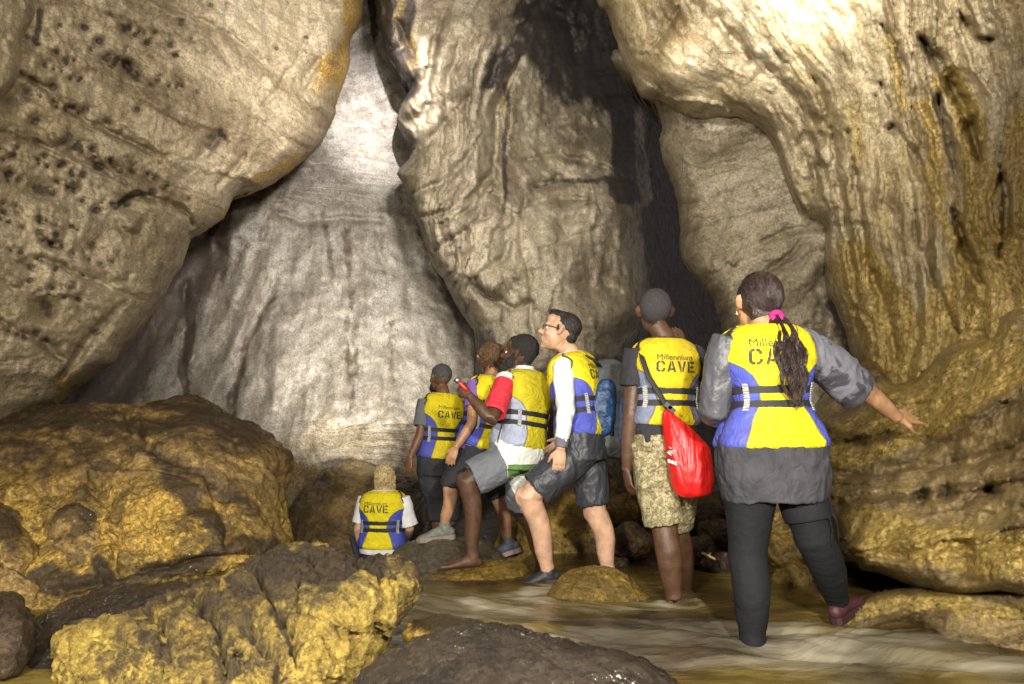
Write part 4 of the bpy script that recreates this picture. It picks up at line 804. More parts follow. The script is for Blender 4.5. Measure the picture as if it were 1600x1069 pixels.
def vest(P, T, mat, label=None, letters=True, t0=.17, tb=(.40, .505), puff=.022, off=.018, flare=.0, ysh=.5, lt=None, loop=False, front=True, yw=(.066, .10)):
    """life vest: padded back and front panels, belts, webbing, lettering on the back"""
    A_ = lambda t: rad(np.interp(t, [t0, .45, .72, .80, .87, .915, .945, .98], [93, 90, 86, 68, 62, 74, 90, 90]))
    def panel(side, nm):
        nu, nv = 56, 64; ts = np.linspace(t0, .975, nv); out = []; inn = []; pan = []
        for t_ in ts:
            for u in np.linspace(-1, 1, nu):
                t = t_-(.022*(1-u*u)-.012)*max(0, 1-(t_-t0)/.2)
                a = u*A_(t); a2 = a if side > 0 else math.pi-a
                e = (1-abs(u)**6)*min(1, (t_-t0)/.05+.15)*min(1, (.985-t)/.05+.1)
                belt = sum(math.exp(-((t-b)/.022)**2) for b in tb)
                fl = flare*max(0, (.34-t)/.2)
                o = off+puff*(e**.6)-.010*belt*1+fl
                out.append(T.pt(a2, t, o)); inn.append(T.pt(a2, t, off*.55+fl*.8))
                w = T.wd(t)[0]; x = abs(math.sin(a))**(2/2.5)*w*math.copysign(1, a)
                yh = np.interp(t, [0, t0, .30, .42, .52, .60, .66, .71, .75, .8, 1], [yw[1]*1.15, yw[1]*1.12, yw[1]*.86, yw[0], yw[0]*1.04, yw[0]*1.35, yw[0]*1.8, yw[0]*2.4, .24, .4, .4])
                pan.append(.5+(abs(x)-yh)*2)
        out = np.array(out); inn = np.array(inn); N = nu*nv; idx = np.arange(N).reshape(nv, nu)
        out += 0*out
        F = []
        for base, fl in ((idx, False), (idx+N, True)):
            q = np.stack([base[:-1, :-1], base[:-1, 1:], base[1:, 1:], base[1:, :-1]], -1).reshape(-1, 4); F += (q[:, ::-1] if fl ^ (side < 0) else q).tolist()
        rim = idx[0, :].tolist()+idx[1:, -1].tolist()+idx[-1, -2::-1].tolist()+idx[-2:0:-1, 0].tolist()
        for i in range(len(rim)):
            a, b = rim[i], rim[(i+1) % len(rim)]; F.append([b, a, a+N, b+N] if side > 0 else [a, b, b+N, a+N])
        V = np.concatenate([out, inn]); Pn = V*14; V[:N] += (V[:N]-V[N:])*(.20*fbm(Pn[:N]*.8, 3)-.16*np.clip(fbm(Pn[:N]*1.1+5, 3, .5, True)-.35, 0, 1))[:, None]
        return V, F, np.concatenate([pan, pan])
    V, F, p = panel(1, 'b')
    vb = mk('life_vest', V, F, mat, P, ORI[P], {'panel': p})
    if front:
        V, F, p = panel(-1, 'f'); q = mk('front_panel', V, F, mat, vb, ORI[P], {'panel': p})
    def strip(fn, n, hw, th, nm, m, parent=vb):
        V = []; 
        for i in range(n):
            c, u, nn = fn(i/(n-1)); u = nrm(u); nn = nrm(nn)
            V += [c-u*hw, c+u*hw, c+u*hw+nn*th, c-u*hw+nn*th]
        F = []
        for i in range(n-1):
            for k in range(4): F.append([i*4+k, i*4+(k+1) % 4, i*4+4+(k+1) % 4, i*4+4+k])
        F += [[3, 2, 1, 0], [n*4-4, n*4-3, n*4-2, n*4-1]]
        return mk(nm, V, F, m, parent, ORI[P], smooth=False)
    for b in tb:
        def fn(s_):
            a = (s_*2-1)*math.pi*.999; c = T.pt(a, b, off+puff*.72); T_, r, f = T.frame(b); return c, T_, c-T.C(b)
        strip(fn, 72, .0165, .004, 'belt', M_strap)
    for a0 in (-47, 52):
        def fn(s_):
            t = tb[0]-.045+s_*(tb[1]-tb[0]+.09); a = rad(a0); c = T.pt(a, t, off+puff*.8+.004); c2 = T.pt(a+.05, t, off+puff*.8+.004); return c, c2-c, c-T.C(t)
        strip(fn, 10, .012, .005, 'webbing', M_web)
    if front:
        for b in tb:
            sp = Soup(); c = T.pt(rad(176), b, off+puff+.006); T_, r, f = T.frame(b); sp.box(c, (r, f, T_), (.022, .008, .018)); sp.build('buckle', M_buckle, vb, smooth=False)
    if letters:
        x0_, tC, hC, tM = lt if lt else (.0, .715, .066, .80)
        L = np.linalg.norm(T.k-T.p)
        def mp(x, z, t_):
            t = t_+z/L; w, _ = T.wd(t, off+puff); sa = np.clip(abs(x)/w, 0, .97)**(2.5/2); return T.pt(math.copysign(math.asin(sa), x), t, off+puff+.0045)
        V = []; F = []; x = x0_-hC*1.75
        for ch in 'CAVE':
            for poly in CAVE[ch]:
                ctr = np.mean(poly, 0); b = len(V)
                pp = []
                for i in range(len(poly)):
                    p0 = np.array(poly[i]); p1 = np.array(poly[(i+1) % len(poly)])
                    for s_ in (0, .5): pp.append(p0+(p1-p0)*s_)
                for q in pp: V.append(mp(x+q[0]*hC*1.0, (q[1]-.5)*hC, tC))
                F.append(list(range(b, b+len(pp))))
            x += hC*.93
        for (px_, z_) in (): pass
        tv, tf = TXT; b = len(V); s_ = hC*3.25/ (tv[:, 0].max()); xm = x0_-hC*1.72
        for q in tv: V.append(mp(xm+q[0]*s_, (q[1]-.35)*s_, tM))
        F += [[b+i for i in f] for f in tf]
        mk('lettering', V, F, M_ink, vb, ORI[P], smooth=False)
    # piping round the armholes and edges of the back
    pp = []
    for s_ in (-1, 1):
        pp.append([T.pt(s_*A_(t), t, off+.012) for t in np.linspace(t0+.01, .97, 60)])
    for i_, q in enumerate(pp):
        so = Soup(); so.tube(q, [.0042]*len(q), 6); so.build('piping', M_strap, vb)
    return vb
def hair_cap(P, H, M, mat, k=1., c=(0, -.022, .042), r=(.080, .096, .088), amp=.004, f=40, extra=None, name='hair', vox=.004):
    sp = Soup(); q = lambda x, y, z: H+M@(np.array([x, y, z])*k)
    sp.ell(q(*c), np.array(r)*k, M, 30, 20)
    if extra: extra(sp, q)
    return sp.build(name, mat, P, voxel=vox, it=2, disp=lambda V, N: amp*fbm(V*f, 3, .7)*1.8)
def strands(P, paths, mat, r=.0016, name='hair', parent=None):
    sp = Soup()
    for pth in paths:
        n = len(pth); sp.tube(pth, [r*(1-.75*(i/(n-1))**2) for i in range(n)], 4, cap=False)
    return sp.build(name, mat, parent or P)
def shoe(P, A, d, mat, up=(0, 0, 1), k=1., name='shoe', accent=None, soleh=.012, low=True):
    sp = Soup(); d = nrm(d); upv = np.array(up, float); upv = nrm(upv-d*np.dot(upv, d)); s = np.cross(d, upv)
    c = lambda a, b: A+d*a*k+upv*b*k
    o = .006
    sp.tube([c(.0, .004 if low else .03), c(-.004, -.02), c(-.01, -.048)], [.041*k, .044*k, .040*k], 18)
    sp.tube([c(-.070, -.045), c(-.058, -.044), c(-.02, -.040), c(.03, -.036), (c(.08, -.046)), c(.13, -.058), c(.165, -.062), c(.19, -.066)],
            [(.014, .014), (.030, .028), (.040, .037), (.042, .040), (.034, .046), (.024, .050), (.020, .042), (.010, .020)], 22, ref=upv)
    sh = sp.build(name, mat, P, voxel=.0055, it=2)
    so = Soup(); prof = [(-.074, .012), (-.06, .030), (-.02, .036), (.03, .038), (.08, .046), (.13, .050), (.17, .042), (.196, .018)]
    top = [c(a, -.070)+s*w*k for a, w in prof]+[c(a, -.070)-s*w*k for a, w in prof[::-1]]; bot = [p-upv*(soleh+.012)*k for p in top]
    so.rings([np.array(top)+upv*.008*k, np.array(bot)]); so.build('sole', accent or M_sole, sh, smooth=False)
    return sh
def eyes(P, H, M, k=1., closed=False):
    for s_ in (-1, 1):
        sp = Soup(); sp.ell(H+M@(np.array([s_*.030, .0745, .008])*k), np.array([.0115, .0115, .0105])*k, M, 14, 10); e = sp.build('eye', M_eye, P)
        sp = Soup(); sp.ell(H+M@(np.array([s_*.030, .0825, .009])*k), np.array([.0078, .0060, .0078])*k, M, 12, 8); sp.build('iris', M_iris, e)
R1 = random.Random(11)
# ---------------- woman with the ponytail, nearest (Y 3.05)
Y6 = 3.05
T6 = Torso(at(1206, 722, Y6), at(1193, 503, Y6-.02), 2, 4, (0, .02, 0), W=1.05, D=1.08, waist=.88)
H6 = at(1183, 475, Y6+.03); M6 = headM(10, 8); K6 = 1.12
arms6 = [(at(1116, 640, Y6+.03), at(1128, 655, Y6+.30)), (at(1338, 598, Y6+.12), at(1402, 652, Y6+.27))]
legs6 = [(at(1168, 872, Y6-.02), at(1176, 1000, Y6-.04)), (at(1272, 842, Y6-.03), at(1308, 936, Y6+.22))]
P6 = person('woman with long dark ponytail and charcoal tee touching the right rock wall', T6, H6, M6, arms6, legs6, SK_tan, (float(T6.p[0]), Y6, -.1),
    hk=1.12, legr=(.110, .078, .075, .050), armr=(.060, .048, .045, .029), calfdir=[yawf(180), yawf(180)],
    hands=[((arms6[1][1], at(1448, 648, Y6+.40)-arms6[1][1], np.array([.1, .85, -.5]), -1), dict(k=1.12, curl=(.02, .04, .05, .10), spread=.20, tc=.5, fr=.0090)),
           ((arms6[0][1], np.array([.2, 1, .1]), np.array([0, 0, -1.]), 1), dict(k=.95))],
    feet=[((legs6[0][1]+np.array([0, 0, -.04]), np.array([0, 1., 0])), {}), ((legs6[1][1], at(1348, 905, Y6+.42)-legs6[1][1]), dict(up=(-.3, -.3, 1)))])
def tun(sp):
    pass
shirt(P6, T6, C_dkgrey, t0=-.27, t1=.95, off=.022, arms=arms6, frac=(1.0, .78), ar=(.078, .088), er=(.078, .098), name='shirt', amp=.013, seed=2, sleeves=(0, 0), hem=lambda t: .034*sst(.35, .05, t) - .030*sst(-.08, -.3, t))
sp = Soup(); A = T6.sh(1); E = arms6[1][0]; dn = np.array([0, 0, -.022])
sp.tube([A+np.array([-.03, 0, .0]), A+(E-A)*.2+dn*.3, A+(E-A)*.5+dn*.8, A+(E-A)*.80+dn*1.3, A+(E-A)*1.02+dn*1.6], [(.075, .07), (.088, .078), (.098, .084), (.104, .086), (.102, .082)], 24, ref=(0, 0, 1), recess=.05)
sp.build('sleeve', C_wet, P6, voxel=.007, it=4, disp=wrinkle(.012, 9, (1, 1, 1), 5))
sp = Soup(); A = T6.sh(-1); E = arms6[0][0]
sp.tube([A+np.array([.02, 0, .006]), A+(E-A)*.3, A+(E-A)*.7, E+np.array([0, 0, -.01]), E+np.array([.01, .05, -.03])], [.084, .080, .076, .068, .055], 22, recess=.04)
sp.build('sleeve', C_shine, P6, voxel=.007, it=4, disp=wrinkle(.010, 9, (1, 1, .5), 8))
sp = Soup()
for i in (0, 1):
    K, An = legs6[i]; s_ = (-1, 1)[i]; pts, rs = limb(T6.hip(s_), K, An, (.122, .118)[i], .080, .077, .053, calf=yawf(180)); sp.tube([T6.hip(s_)+np.array([0, 0, .05]), *pts, pts[-1]+nrm(An-K)*(.07, .0)[i]], [.10, *rs, .05], 24)
sp.build('leggings', C_legg, P6, voxel=.007, it=4, disp=wrinkle(.003, 14, (1, 1, 2.5), 1))
v6 = vest(P6, T6, V_std, t0=.10, flare=.025, lt=(-.012, .735, .070, .835), yw=(.070, .115))
sp = Soup()   # thigh strap tied over the right legging, with loose ends
K = legs6[1][0]; hp = T6.hip(1); c = hp+(K-hp)*.62; dK = nrm(K-hp)
sp.tube([c-dK*.05, c, c+dK*.05], [.106, .104, .100], 28); sp.tube([c+np.array([.085, -.05, .03]), c+np.array([.10, -.07, -.05]), c+np.array([.103, -.07, -.13])], [.006, .005, .004], 6); sp.tube([c+np.array([.06, -.08, .0]), c+np.array([.065, -.095, -.07]), c+np.array([.06, -.095, -.15])], [.005, .005, .004], 6)
sp.build('thigh_band', C_legg, P6, voxel=.006, it=2)
shoe(P6, legs6[1][1], at(1348, 903, Y6+.40)-legs6[1][1], simple_mat('maroon_shoe_fabric', (.055,.014,.02), rough=.6, bump=.5, scale=30), up=(-.4, -.2, 1), k=1.0, accent=simple_mat('maroon_rubber', (.035,.014,.016), rough=.5))
hb6 = hair_cap(P6, H6, M6, H_black, 1.12, c=(0, -.022, .030), r=(.083, .100, .098), amp=.002, f=12, extra=lambda sp, q: (sp.ell(q(0, -.055, -.045), (.072, .050, .060), M6), sp.ell(q(0, -.05, -.085), (.05, .035, .04), M6)))
tie = at(1213, 495, Y6-.075)
paths = []
for i in range(420):
    a = R1.uniform(0, 2*math.pi); b = R1.uniform(.35, 1.35); k = 1.12
    # start direction on the skull, end at the tie
    s0 = np.array([math.sin(a)*math.sin(b), math.cos(a)*math.sin(b)*1.0, math.cos(b)]); e0 = M6.T@(tie-H6)/k; e0 = nrm(e0-np.array([0, -.022, .030]))
    pth = []
    for t in np.linspace(0, 1, 11):
        q = nrm(s0*(1-t)+e0*t+np.array([0, 0, .12*math.sin(t*3.1)])); rr = np.array([.0855, .1025, .1005])*(1+.02*R1.random()+.006*math.sin(i*3+t*9)); p = H6+M6@((np.array([0, -.022, .030])+q*rr)*k); pth.append(p)
    pth[-1] = tie+np.array([R1.gauss(0, .008), R1.gauss(0, .006), R1.gauss(0, .008)]); paths.append(pth)
strands(P6, paths, H_black, .0017, 'hair_strands', hb6)
paths = []; end = at(1243, 636, Y6-.20); mid = at(1238, 560, Y6-.225)
for lk in range(26):
    lu = R1.gauss(0, .62); lv = R1.gauss(0, .5); lp = R1.uniform(0, 6.28); lf = R1.uniform(13, 24); la = R1.uniform(.006, .014); LL = R1.uniform(.60, 1.06)
    for i in range(20):
        u = lu+R1.gauss(0, .10); v = lv+R1.gauss(0, .10); ph = lp+R1.gauss(0, .25); L = LL*R1.uniform(.9, 1.0); pth = []; fly = R1.gauss(0, .012) if R1.random() < .12 else 0
        for t in np.linspace(0, L, 24):
            c = (1-t)**2*tie+2*t*(1-t)*mid+t*t*end
            w = .017+.038*math.sin(math.pi*min(1, t*.90)**.75)**.8*(1-.2*t); k_ = sst(.08, .3, t)
            pth.append(c+np.array([u*w+la*math.sin(t*lf+ph)*k_+fly*t, v*w*.7-.010*math.sin(t*3)+la*.7*math.cos(t*lf+ph)*k_, .004*math.sin(t*lf*1.7+ph)]))
        paths.append(pth)
strands(P6, paths, H_black, .0019, 'ponytail', hb6)
sp = Soup(); M6t = M6; nT = 28
for i in range(nT):
    a = i/nT*2*math.pi; b = (i+1)/nT*2*math.pi; c = tie+np.array([math.cos(a)*.021, -.006+.004*math.sin(3*a), math.sin(a)*.014*1.3]); sp.ell(c, (.0125+.003*math.sin(a*7), .014, .0125), None, 10, 8)
sp.build('scrunchie', simple_mat('magenta_scrunchie_cloth', (.50,.015,.17), rough=.7, var=.3, scale=60, bump=.5), hb6, voxel=.003, it=1, disp=wrinkle(.002, 90))
sp = Soup(); e = H6+M6@np.array([-.099, -.002, -.040]); sp.ell(e, (.004, .004, .004)); sp.ell(e-np.array([0, 0, .009]), (.005, .003, .007)); sp.build('earring', simple_mat('pale_gold_metal', (.8,.65,.35), rough=.25, metal=1), P6)
sp = Soup(); paths = [at(1240, 520, Y6-.16)+np.array([math.cos(a)*.018-.0, 0, math.sin(a)*.040]) for a in np.linspace(1.6, -1.8, 14)]; sp.tube(paths, [.002]*14, 6); sp.build('cord_loop', M_strap, v6)
# ---------------- man in black tee with red dry bag (Y 3.75)
Y5 = 3.75
T5 = Torso(at(1040, 705, Y5), at(1037, 526, Y5), 6, 8, (0, .02, 0), W=.94, D=.95)
H5 = at(1023, 489, Y5+.02); M5 = headM(-3, 8, 1)
arms5 = [(at(986, 652, Y5-.02), at(979, 735, Y5+.02)), (at(1112, 600, Y5+.20), at(1068, 546, Y5+.08))]
legs5 = [(at(1038, 824, Y5-.04), at(1053, 935, Y5-.02)), (at(1056, 822, Y5+.20), at(1073, 922, Y5+.40))]
P5 = person('man in black tee and patterned knee shorts with a hand at his face', T5, H5, M5, arms5, legs5, SK_dark, (float(T5.p[0]), Y5, -.1),
    hk=1.13, armr=(.055, .047, .045, .028), legr=(.096, .068, .068, .043), calfdir=[yawf(180), yawf(180)],
    hands=[((arms5[0][1], at(988, 790, Y5+.0)-arms5[0][1], np.array([1., .3, 0]), -1), dict(curl=(.35, .4, .45, .5))),
           ((arms5[1][1], at(1056, 500, Y5+.02)-arms5[1][1], np.array([-.6, .8, .1]), 1), dict(curl=(.25, .3, .3, .35), k=.95))],
    feet=[((legs5[0][1]+np.array([0, 0, -.05]), np.array([-.1, 1., 0])), {}), ((legs5[1][1]+np.array([0, 0, -.05]), np.array([0, 1., 0])), {})])
shirt(P5, T5, C_blk, t0=.05, t1=.985, off=.014, arms=arms5, frac=(.55, .6), ar=(.074, .070), er=(.076, .072), amp=.011, seed=4)
def tapa():
    t = NT('tapa_print_cloth'); g = t.n('ShaderNodeNewGeometry'); sx = t.n('ShaderNodeSeparateXYZ'); t.L(g.outputs['Position'], sx.inputs[0]); co = t.co()
    z = sx.outputs[2]; x = t.math('ADD', sx.outputs[0], t.math('MULTIPLY', sx.outputs[1], .6))
    zig = t.math('MULTIPLY', t.math('PINGPONG', t.math('MULTIPLY', x, 1.0), .018), .6)
    b = t.math('FRACT', t.math('MULTIPLY', t.math('ADD', z, zig), 9.5)); ln = t.ramp(b, [(.0, 1), (.10, 1), (.13, 0), (.2, 0), (.24, 1), (.28, 1), (.31, 0)], 'LINEAR')
    m2 = t.math('FRACT', t.math('MULTIPLY', z, 9.5)); band = t.math('LESS_THAN', m2, .30)
    v = t.n('ShaderNodeTexVoronoi'); v.feature = 'DISTANCE_TO_EDGE'; v.inputs['Scale'].default_value = 38; t.L(co, v.inputs[0])
    n = t.noise(co, 26, 4, .6, 1.5)
    base = t.mix(t.ramp(n, [(.42, 0), (.55, 1)]), (.40,.35,.20), (.20,.165,.07))
    base = t.mix(t.ramp(v.outputs[0], [(.02, .7), (.06, 0)]), base, (.09,.065,.035))
    col = t.mix(t.math('MULTIPLY', t.math('MULTIPLY', ln, t.ramp(n, [(.4, .2), (.6, 1)])), .7), base, (.07,.045,.03)); t.set('Base Color', col); t.set('Roughness', .75)
    t.set('Normal', t.bump(t.noise(t.co((1.6, 1.6, .5)), 7, 3, .5, 1), .7, .03)); return t.m
shorts(P5, T5, tapa(), legs5, frac=(.97, .98), rr=[(.115, .100), (.11, .095)], t1=.12, off=.018, amp=.012)
v5 = vest(P5, T5, V_old, t0=.22, lt=(.012, .715, .060, .80))
hair_cap(P5, H5, M5, H_crop, 1.13, c=(0, -.020, .032), r=(.079, .096, .089), amp=.0012, f=120)
# ---------------- man with glasses (Y 4.3), faces left
Y4 = 4.3
T4 = Torso(at(910, 708, Y4), at(891, 550, Y4+.02), 68, 62, (.02, 0, 0), W=.98, D=1.0)
H4 = at(875, 520, Y4); M4 = headM(84, 14)
arms4 = [(at(884, 640, Y4-.24), at(876, 702, Y4-.23)), (at(905, 640, Y4+.25), at(880, 690, Y4+.30))]
legs4 = [(at(824, 776, Y4-.10), at(856, 889, Y4+.02)), (at(930, 800, Y4+.10), at(950, 888, Y4+.12))]
P4 = person('man with black glasses in a white long sleeved top and black shorts stepping left', T4, H4, M4, arms4, legs4, SK_fair, (float(T4.p[0]), Y4, -.05),
    hk=1.12, legr=(.098, .072, .066, .043), armr=(.050, .043, .040, .027), calfdir=[np.array([1., 0, 0]), np.array([1., 0, 0])],
    hands=[((arms4[0][1], at(872, 740, Y4-.22)-arms4[0][1], np.array([.1, 1., 0]), -1), dict(curl=(.25, .3, .35, .4), k=1.0)),
           ((arms4[1][1], np.array([-.7, 0, -.5]), np.array([0, -1., 0]), 1), {})],
    feet=[((legs4[0][1]+np.array([0, 0, -.0]), np.array([-1., -.12, -.10])), dict(toes=False)), ((legs4[1][1], np.array([-1., .1, 0])), {})])
shirt(P4, T4, C_white, t0=.08, t1=.99, off=.012, arms=arms4, frac=(1.92, 1.9), ar=(.062, .062), er=(.036, .036), amp=.009, seed=6)
sp = Soup(); sp.tube([arms4[0][0]+(arms4[0][1]-arms4[0][0])*f for f in (.68, .8, .95)], [.043, .042, .040], 18, recess=.02); sp.build('cuff', C_grey, P4, voxel=.006, it=2)
shorts(P4, T4, C_shorts, legs4, frac=(.84, .86), rr=[(.118, .105), (.118, .105)], t1=.22, off=.026, amp=.014)
v4 = vest(P4, T4, V_std, t0=.17, lt=(.0, .73, .060, .81))
shoe(P4, legs4[0][1]+np.array([0, 0, -.004]), np.array([-1., -.12, -.12]), simple_mat('black_neoprene', (.02,.022,.026), rough=.45, bump=.6, scale=40), k=1.0)
def h4(sp, q):
    M=M4
    sp.ell(q(0, .010, .098), (.064, .066, .030), M4, 18, 12); sp.ell(q(0, -.06, -.005), (.066, .047, .061), M4, 18, 12); sp.ell(q(0, -.016, .035), (.082, .050, .052), M4, 20, 14); [sp.ell(q(s_*.070, .012, .018), (.010, .010, .026), M4, 10, 8) for s_ in (-1, 1)]; sp.ell(q(0, .055, .105), (.050, .025, .020), M4)
hb4 = hair_cap(P4, H4, M4, H_dark, 1.12, c=(0, -.030, .045), r=(.079, .086, .080), amp=.003, f=60, extra=h4)
paths = []
for i in range(260):
    x = R1.uniform(-.05, .05); y = R1.uniform(-.09, .085); z = .118-.9*max(0, -y-.01)**1.5*1.6-abs(x)*.25+.004*math.sin(y*50); b = H4+M4@(np.array([x, y, z-.012])*1.12); d = M4@np.array([R1.uniform(-.2, .2), R1.uniform(-.1, .5), 1.]); paths.append([b, b+d*.014, b+d*.024+M4@np.array([0, .004, 0])])
strands(P4, paths, H_dark, .003, 'hair_tufts', hb4)
sp = Soup(); q4 = lambda x, y, z: H4+M4@(np.array([x, y, z])*1.12)
for s_ in (-1, 1):
    pth = [q4(s_*(.031+.021*math.cos(a)), .100-abs(.021*math.cos(a))*.15, .010+.016*math.sin(a)) for a in np.linspace(0, 2*math.pi, 22)]; sp.tube(pth, [.0022]*22, 6)
    sp.tube([q4(s_*.052, .098, .014), q4(s_*.072, .07, .016), q4(s_*.083, .02, .012), q4(s_*.085, -.006, .008)], [.0024, .0024, .0022, .002], 6)
sp.tube([q4(-.011, .101, .012), q4(0, .104, .014), q4(.011, .101, .012)], [.002]*3, 6); sp.build('glasses', M_buckle, P4); eyes(P4, H4, M4, 1.12)
sp = Soup(); sp.ell(q4(0, .050, -.078), (.050, .047, .030), M4); sp.ell(q4(0, .02, -.06), (.060, .05, .035), M4)
# ---------------- bearded man in red and white top with the torch (Y 4.6)
Y3 = 4.62
T3 = Torso(at(806, 722, Y3), at(819, 577, Y3+.02), 52, 46, (.02, .0, 0), W=1.02, D=1.05)
H3 = at(811, 556, Y3+.02); M3 = headM(74, 10)
arms3 = [(at(768, 656, Y3-.30), at(733, 618, Y3-.26)), (at(790, 650, Y3+.25), at(760, 640, Y3+.45))]
legs3 = [(at(730, 752, Y3-.12), at(738, 866, Y3-.05)), (at(812, 792, Y3+.25), at(846, 876, Y3+.45))]
P3 = person('bearded man in a red and white top stepping barefoot on a golden stone, torch raised', T3, H3, M3, arms3, legs3, SK_dark, (float(T3.p[0]), Y3, .05),
    hk=1.1, legr=(.095, .068, .060, .039), armr=(.054, .044, .043, .028), calfdir=[np.array([1., 0, 0]), np.array([1., 0, 0])],
    hands=[((arms3[0][1], at(712, 598, Y3-.24)-arms3[0][1], np.array([-.2, .9, .5]), 1), dict(curl=(.95, 1.0, 1.0, 1.0), k=.95, tc=1.2)),
           ((arms3[1][1], np.array([-1., 0, .2]), np.array([0, -1., 0]), 1), {})],
    feet=[((legs3[0][1], np.array([-1., -.16, -.02])), dict(k=1.08)), ((legs3[1][1], np.array([-1., .1, 0])), {})])
def shirt3_mat():
    t = NT('red_white_sport_top'); co = t.co(); p = t.attr('panel'); n = t.noise(co, 20, 4, .6)
    t.set('Base Color', t.mix(t.ramp(p, [(.49, 0), (.51, 1)]), (.72,.70,.68), (.60,.03,.05))); t.set('Roughness', .75)
    t.set('Normal', t.bump(t.noise(co, 11, 3, .5, 1.2), .5, .02)); return t.m
A3 = T3.sh(-1); E3 = arms3[0][0]
def pan3(V):
    t = (V-A3)@nrm(E3-A3); p = .5+(t-.045)*5; low = np.exp(-(((V[:, 2]-(T3.p[2]+.12))/.05)**2+((V[:, 0]-(T3.p[0]-.01))/.05)**2)); return np.maximum(p, low*1.2-.1)
sp = Soup(); ts = (.13, .18, .25, .42, .58, .72, .84, .91, .95, .99); sp.rings([T3.ring(t, .016) for t in ts])
sp.tube([A3+np.array([0, 0, .008]), A3+(E3-A3)*.25, A3+(E3-A3)*.55, A3+(E3-A3)*.86], [.064, .072, .074, .076], 20, recess=.03)
A3b = T3.sh(1); E3b = arms3[1][0]; sp.tube([A3b, A3b+(E3b-A3b)*.4, A3b+(E3b-A3b)*.85], [.062, .07, .07], 20, recess=.03)
sp.build('shirt', shirt3_mat(), P3, voxel=.0065, it=3, disp=wrinkle(.007, 10, seed=9), attrs=lambda V: {'panel': pan3(V)})
sp = Soup(); sp.tube([T3.C(.955), T3.C(1.03)], [.075, .067], 20, recess=.02); sp.build('collar', C_white, P3, voxel=.005, it=2)
def sh3():
    t = NT('grey_white_green_shorts_cloth'); p = t.attr('panel'); co = t.co(); q = t.ramp(p, [(0, (.15,.16,.18)), (.40, (.15,.16,.18)), (.405, (.70,.72,.66)), (.70, (.70,.72,.66)), (.705, (.10,.20,.05)), (1, (.10,.20,.05))], 'CONSTANT')
    t.set('Base Color', q); t.set('Roughness', .75); t.set('Normal', t.bump(t.noise(co, 10, 3, .5, 1.2), .6, .025)); return t.m
sp = Soup(); sp.rings([T3.ring(t, .027) for t in (-.08, 0, .12, .20)]); hp = T3.hip(-1); K = legs3[0][0]
sp.tube([hp+(hp-K)*.12, hp+(K-hp)*.3, hp+(K-hp)*.6, hp+(K-hp)*.86], [.108, .118, .120, .118], 24, recess=.04)
hp2 = T3.hip(1); K2 = legs3[1][0]; sp.tube([hp2, hp2+(K2-hp2)*.5, hp2+(K2-hp2)*.95], [.105, .11, .10], 24, recess=.03)
def pan3s(V):
    s_ = (V-hp)@nrm(K-hp)/np.linalg.norm(K-hp); p = np.where(s_ > .12, .2, .55); return np.where((s_ <= .22) & (V[:, 2] < hp[2]-.02) & (V[:, 0] > hp[0]-.0) & (V[:, 2] > hp[2]-.10), .85, p)
sp.build('shorts', sh3(), P3, voxel=.007, it=3, disp=wrinkle(.010, 9, seed=12), attrs=lambda V: {'panel': pan3s(V)})
sp = Soup(); sp.tube([hp2+(K2-hp2)*.2, hp2+(K2-hp2)*.6, K2+(K2-hp2)*.05], [.10, .098, .088], 22, recess=.03); sp.build('under_shorts', C_blk, P3, voxel=.007, it=3)
v3 = vest(P3, T3, V_pale, t0=.16, letters=False, yw=(.085, .095))
def h3(sp, q): sp.ell(q(0, .02, .085), (.068, .06, .040), M3, 20, 14); sp.ell(q(0, -.05, .0), (.066, .05, .06), M3)
hb3 = hair_cap(P3, H3, M3, H_afro, 1.13, c=(0, -.026, .050), r=(.083, .092, .088), amp=.004, f=70, extra=h3)
sp = Soup(); q3 = lambda x, y, z: H3+M3@(np.array([x, y, z])*1.1); sp.ell(q3(0, .075, -.088), (.050, .048, .044), M3); sp.ell(q3(0, .085, -.112), (.038, .038, .036), M3)
for s_ in (-1, 1): sp.ell(q3(s_*.054, .035, -.05), (.020, .034, .042), M3); sp.ell(q3(s_*.058, .012, -.01), (.016, .018, .035), M3)
sp.build('beard', H_afro, P3, voxel=.004, it=2, disp=lambda V, N: .004*fbm(V*80, 3, .7)*2); eyes(P3, H3, M3, 1.1)
# ---------------- purple shirted woman (Y 5.2)
Y2 = 5.2
T2 = Torso(at(745, 722, Y2), at(770, 585, Y2), 40, 34, (.02, .0, 0), W=.93, D=.95)
H2 = at(765, 560, Y2+.04); M2 = headM(20, 6)
arms2 = [(at(737, 662, Y2-.20), at(712, 700, Y2-.22)), (at(780, 660, Y2+.2), at(765, 700, Y2+.25))]
legs2 = [(at(703, 757, Y2-.12), at(694, 822, Y2-.06)), (at(778, 778, Y2+.12), at(794, 846, Y2+.18))]
P2 = person('curly brown haired caver in a purple top and dark knee shorts on the grey boulder', T2, H2, M2, arms2, legs2, SK_tan, (float(T2.p[0]), Y2, .1), hk=1.08,
    legr=(.080, .056, .052, .034), armr=(.044, .037, .035, .024), calfdir=[np.array([.8, -.5, 0]), np.array([.8, -.5, 0])],
    hands=[((arms2[0][1], at(703, 722, Y2-.22)-arms2[0][1], np.array([.3, 1., 0]), -1), dict(curl=(.2, .22, .25, .3), k=.92)), ((arms2[1][1], np.array([-.3, 0, -1.]), np.array([0, -1., 0]), 1), {})],
    feet=[((legs2[0][1], np.array([-1., -.05, -.12])), dict(toes=False)), ((legs2[1][1], np.array([-1., .05, -.3])), dict(toes=False))])
shirt(P2, T2, C_purple, t0=.11, t1=.98, off=.014, arms=arms2, frac=(.62, .62), ar=.060, er=(.062, .062), amp=.006, seed=7)
shorts(P2, T2, C_blk, legs2, frac=(1.02, .95), rr=[(.098, .078), (.096, .076)], t1=.16, off=.014, amp=.008)
